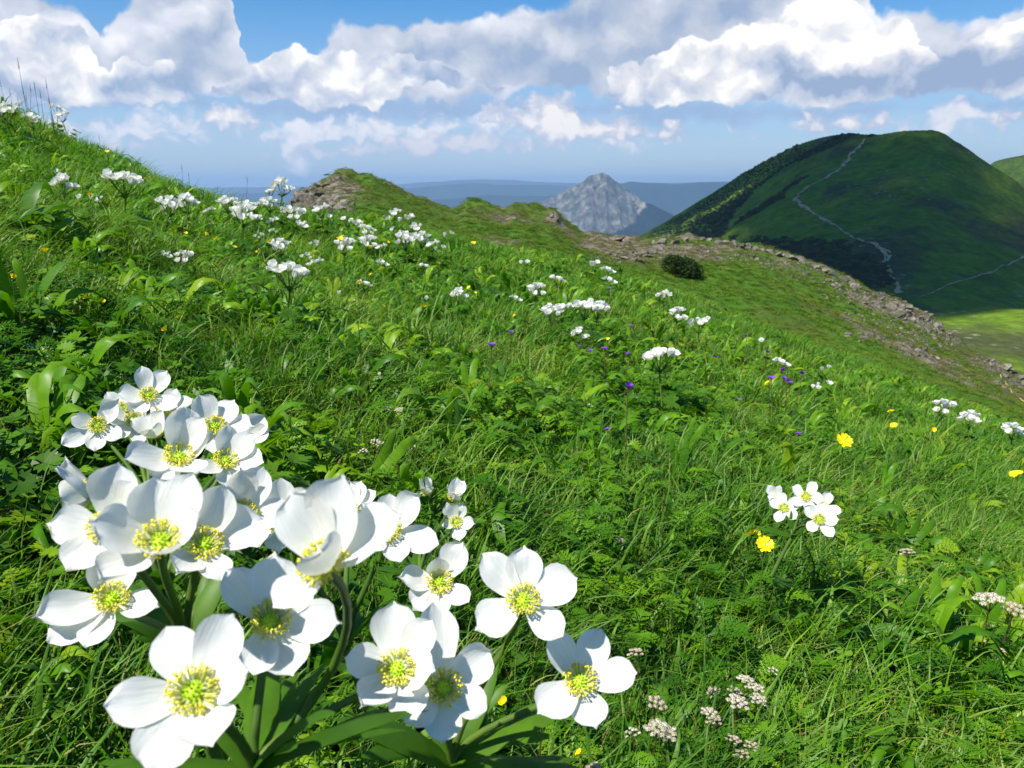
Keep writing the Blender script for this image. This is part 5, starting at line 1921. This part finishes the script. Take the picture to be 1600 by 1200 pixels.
bush_g = hit(1058, 430, 10, 75)
root = bpy.data.objects.new("dwarf_pine_bush", None); COL.objects.link(root)
root.location = bush_g
tag(root, "round dark dwarf pine bush on the grassy slope below the ridge rocks", "bush")
bs = 66 * bush_g.length / FPX
o = link("foliage", pine_mesh(3, 2600, 0.055, 0.010), root); o.scale = (bs * 1.02, bs * 0.75, bs * 0.80)
o.rotation_euler = (0, R(14), 0)
g = Geo()
for i in range(6):
    a = i * 1.05; q = Vector((math.cos(a) * 0.3, math.sin(a) * 0.2, 0.25)) * bs
    V, F = tube(bez((0, 0, -0.1), (0, 0, 0.1 * bs), q * 0.7, q, 5), [0.03, 0.028, 0.024, 0.02, 0.015, 0.01], 6)
    g.add(V, F, 0)
link("trunk", g.mesh("trunk", [M_bark]), root)

# scrub covering the dark flank of the mountain
sb = [pine_mesh(10 + s, 300, 0.14, 0.035) for s in range(3)]
scrub_src = source_collection("scrub_bush", sb)
sx, sy = [], []
N = 48000
a = rg.uniform(azte(880, 400)[0], azte(1500, 400)[0], N); r_ = rg.uniform(300, 660, N)
X_ = np.sin(a) * r_; Y_ = np.cos(a) * r_
Z_ = mtn(X_, Y_)
dd = np.stack([X_, Y_, Z_], -1)
fw = dd @ np.array(CAMF); px = 800 + FPX * (dd @ np.array(CAMR)) / fw; py = 600 - FPX * (dd @ np.array(CAMU)) / fw
# where the photograph shows scrub: left flank above the saddle, strip below the path, dark hollow by the ridge
nz = fbm(X_ / 45, Y_ / 45, 4, 91)
edge = np.interp(py, [205, 230, 262, 300, 340, 372, 400, 430, 470], [1378, 1330, 1285, 1225, 1230, 1290, 1365, 1380, 1395])
lo = np.interp(py, [205, 230, 262, 300, 340, 380, 470], [1290, 1225, 1150, 1085, 1010, 1000, 1000])
hollow = sstep(py, 368, 382)
top_ = (py < 330)
band1 = ((px > lo + 8) & (px < np.interp(py, [205, 230, 262, 300, 340, 380], [1352, 1300, 1225, 1180, 1140, 1130])))
m_ = (band1 & (nz > -0.22)) | ((px < edge) & (nz > 0.16)) | ((hollow > rg.random(N)) & (px < edge + 10 + 60 * fbm(X_ / 20, Y_ / 20, 3, 95)) & (fbm(X_ / 16, Y_ / 16, 3, 96) > -0.18))
m_ &= rg.random(N) < np.where(py > 350, 0.35, 0.7)
P = np.stack([X_, Y_, Z_ - 0.5], -1)[m_]
n = len(P)
scatter("dwarf_pine_scrub", P, np.stack([np.zeros(n), np.zeros(n), rg.uniform(0, 6.28, n)], -1), rg.uniform(1.5, 3.6, n) * (0.55 + 0.45 * sstep(620 - np.hypot(P[:, 0], P[:, 1]), 0, 60)), rg.choice(3, n), scrub_src,
        "dark dwarf pine scrub covering the left flank of the mountain", "scrub")

# paths -------------------------------------------------------------------
m_path, t = new_mat("path")
p_ = t.node('ShaderNodeNewGeometry').outputs['Position']
n1 = t.noise(p_, 0.5, 5, 0.7)
finish(m_path, t, t.ramp(n1, [(0.3, (0.34, 0.21, 0.09)), (0.55, (0.58, 0.40, 0.21)), (0.75, (0.72, 0.55, 0.34))]), 1.0, bump(t, n1, 0.6, 0.5), 0.0)


def path_strip(name, pts, wpx, hitf, hf, lift, noise_amp=0.5, sub=7, rough=True):
    W = [hitf(x, y) for x, y in pts]
    ok = [(p, w_) for p, w_ in zip(W, [wpx] * len(W) if not hasattr(wpx, '__len__') else wpx) if p is not None]
    dense = []
    for i in range(len(ok) - 1):
        for k in range(sub):
            f = k / sub
            dense.append((ok[i][0].lerp(ok[i + 1][0], f), ok[i][1] * (1 - f) + ok[i + 1][1] * f))
    dense.append(ok[-1])
    V = []; F = []
    NS = 4
    for i, (p, wp) in enumerate(dense):
        d = dense[min(i + 1, len(dense) - 1)][0] - dense[max(i - 1, 0)][0]
        s_ = Vector((d.y, -d.x, 0)).normalized()
        w_ = wp * p.length / FPX * (0.8 + 1.1 * float(vnoise(np.array([i * 0.43]), np.array([3.3]), 8)[0]))
        sh = 1.3 * float(vnoise(np.array([i * 0.31]), np.array([7.7]), 9)[0]) * wp * p.length / FPX * noise_amp
        for k in range(NS + 1):
            q = p + s_ * (sh + w_ * (k / NS - 0.5))
            z = float(hf(np.array([q.x]), np.array([q.y]))[0]) + lift
            V.append((q.x, q.y, z))
    k = NS + 1
    for i in range(len(dense) - 1):
        for j in range(NS):
            if vnoise(np.array([i * 0.7 + j * 0.35]), np.array([j * 0.8 + 1.5]), 15)[0] < -0.13 - 0.12 * (j in (1, 2)):
                continue
            F.append((i * k + j, i * k + j + 1, (i + 1) * k + j + 1, (i + 1) * k + j))
    o = link(name, np_mesh(name, V, F, [m_path], True))
    tag(o, kind='structure')
    return o


path_strip("path", m_path_pts[:14], [6, 5.4, 5.6, 6.6, 7, 7, 6.6, 6.4, 7, 7, 6.2, 5.6, 5.4, 5.2], mtn_hit, mtn, 0.5)
path_strip("path", m_path_pts[13:], [4.4, 4.4, 3.6, 4, 8, 13, 10, 8, 10, 10], mtn_hit, mtn, 0.5)
path_strip("path", [(1432, 467), (1455, 460), (1475, 449), (1500, 440), (1530, 432), (1556, 424), (1578, 414), (1600, 402), (1640, 390)], 2.6, mtn_hit, mtn, 0.45, 0.2)
path_strip("path", [(1564, 588), (1572, 600), (1580, 612), (1590, 622), (1604, 634), (1630, 655)], 3.0, lambda x, y: hit(x, y, 9.0, 75.0), hill, 0.05, 0.2)

# stones beside the upper path and over the mountain side
st_pts = [(1371, 218, 4), (1356, 226, 4), (1344, 240, 5), (1330, 238, 5), (1322, 256, 6), (1312, 268, 6), (1296, 266, 6), (1290, 276, 6), (1276, 284, 5), (1334, 252, 4), (1268, 300, 4), (1252, 318, 5), (1262, 330, 5), (1282, 340, 5),
          (1296, 350, 5), (1314, 356, 5), (1330, 376, 5), (1318, 384, 4), (1320, 396, 4), (1350, 386, 4), (1366, 396, 6), (1376, 410, 6), (1392, 436, 5), (1410, 430, 4), (1420, 428, 4), (1396, 400, 5)]
for i in range(42):
    st_pts.append((rr.gauss(1350, 55), rr.gauss(325, 30), rr.uniform(1.4, 3.2)))
for (X, Y, q) in st_pts + [(1440, 276, 3), (1448, 278, 3), (1472, 330, 4), (1556, 340, 3), (1560, 338, 3), (1398, 306, 4), (1526, 277, 3)]:
    g = mtn_hit(X, Y)
    if g is None:
        continue
    o = link("rock", rocks[rr.randrange(6)])
    z = q * g.length / FPX * 1.2
    o.location = g; o.scale = (z * 1.3, z, z * 0.8); o.rotation_euler = (0, 0, rr.uniform(0, 6.28))
    tag(o, "small pale rock on the dark green side of the big mountain", "rock", "rocks dotted over the mountain side")

# the cloud overhead, out of the picture, that keeps the sun off the mountain -------
m_cloud, t = new_mat("cloud")
df = t.node('ShaderNodeBsdfDiffuse', i_Color=(0.9, 0.9, 0.9, 1)); tp = t.node('ShaderNodeBsdfTransparent')
mx = t.node('ShaderNodeMixShader', i_0=0.42)
t.l.new(tp.outputs[0], mx.inputs[1]); t.l.new(df.outputs[0], mx.inputs[2])
t.l.new(mx.outputs[0], t.node('ShaderNodeOutputMaterial').inputs[0])


def cloud_over(name, pts, base_z, thick, label, mat=None):
    """pts: ground outline points the shadow should cover; the cloud floats towards the sun from them"""
    import bmesh
    bm = bmesh.new()
    for (g, rad) in pts:
        hgt = base_z
        c_ = g + to_sun * ((hgt - g.z) / to_sun.z)
        M = Matrix.Translation(c_) @ Matrix.Diagonal((rad, rad, thick, 1))
        bmesh.ops.create_icosphere(bm, subdivisions=3, radius=1.0, matrix=M)
    for v in bm.verts:
        n = fbm(np.array([v.co.x / 60]), np.array([v.co.y / 60 + v.co.z / 50]), 4, 3)[0]
        v.co.x += n * 26; v.co.y += n * 22; v.co.z += n * 14
    me = bpy.data.meshes.new(name); bm.to_mesh(me); bm.free()
    me.materials.append(mat or m_cloud)
    for p in me.polygons: p.use_smooth = True
    o = link(name, me)
    tag(o, label, "cloud", kind='thing')
    return o


def mh(X, Y):
    return mtn_hit(X, Y, 150.0, 1000.0)


cpts = []
for (X, Y, rad) in [(1040, 350, 45), (1075, 330, 45), (1110, 308, 45), (1150, 282, 45), (1195, 258, 45), (1240, 236, 45), (1290, 220, 45), (1330, 232, 60), (1290, 262, 60), (1240, 290, 60), (1180, 320, 55), (1130, 350, 50), (1230, 350, 60), (1290, 330, 60), (1340, 300, 60), (1330, 380, 55), (1400, 350, 60), (1400, 410, 50), (1450, 380, 50),
                    (1180, 390, 50), (1260, 400, 50), (1330, 430, 45), (1380, 460, 38), (1440, 440, 40), (1500, 440, 38), (1550, 420, 42), (1600, 400, 45), (1400, 240, 45), (1390, 290, 50), (1060, 385, 50), (1600, 455, 24), (1540, 462, 22)]:
    g = mh(X, Y)
    if g is not None:
        cpts.append((g, rad))
cloud_over("cloud", cpts, 620.0, 34.0, "grey cumulus cloud whose shadow lies over the big mountain")
g2 = [(Vector((math.sin(azte(1620, 300)[0]) * 1150, math.cos(azte(1620, 300)[0]) * 1150, 0)), 150)]
cloud_over("cloud", g2, 640.0, 40.0, "small cumulus cloud shading the farther shoulder at the right")

m_veil = bpy.data.materials.new("shading_cloud")  # unseen cloud, added to half shade the mountain's right flank
m_veil.use_nodes = True
t = NT(m_veil.node_tree); t.n.clear()
df = t.node('ShaderNodeBsdfDiffuse', i_Color=(0.9, 0.9, 0.9, 1)); tp = t.node('ShaderNodeBsdfTransparent')
mx = t.node('ShaderNodeMixShader', i_0=0.16)
t.l.new(tp.outputs[0], mx.inputs[1]); t.l.new(df.outputs[0], mx.inputs[2])
t.l.new(mx.outputs[0], t.node('ShaderNodeOutputMaterial').inputs[0])
vp = []
for (X, Y, rad) in [(1500, 280, 60), (1560, 300, 60), (1600, 330, 60), (1540, 370, 50), (1600, 380, 60), (1480, 240, 50), (1650, 350, 70), (1680, 420, 70)]:
    g = mh(X, Y)
    if g is not None:
        vp.append((g, rad))
cloud_over("cloud", vp, 700.0, 30.0, "unseen thin cloud added to dim the sun on the right flank of the mountain", m_veil)
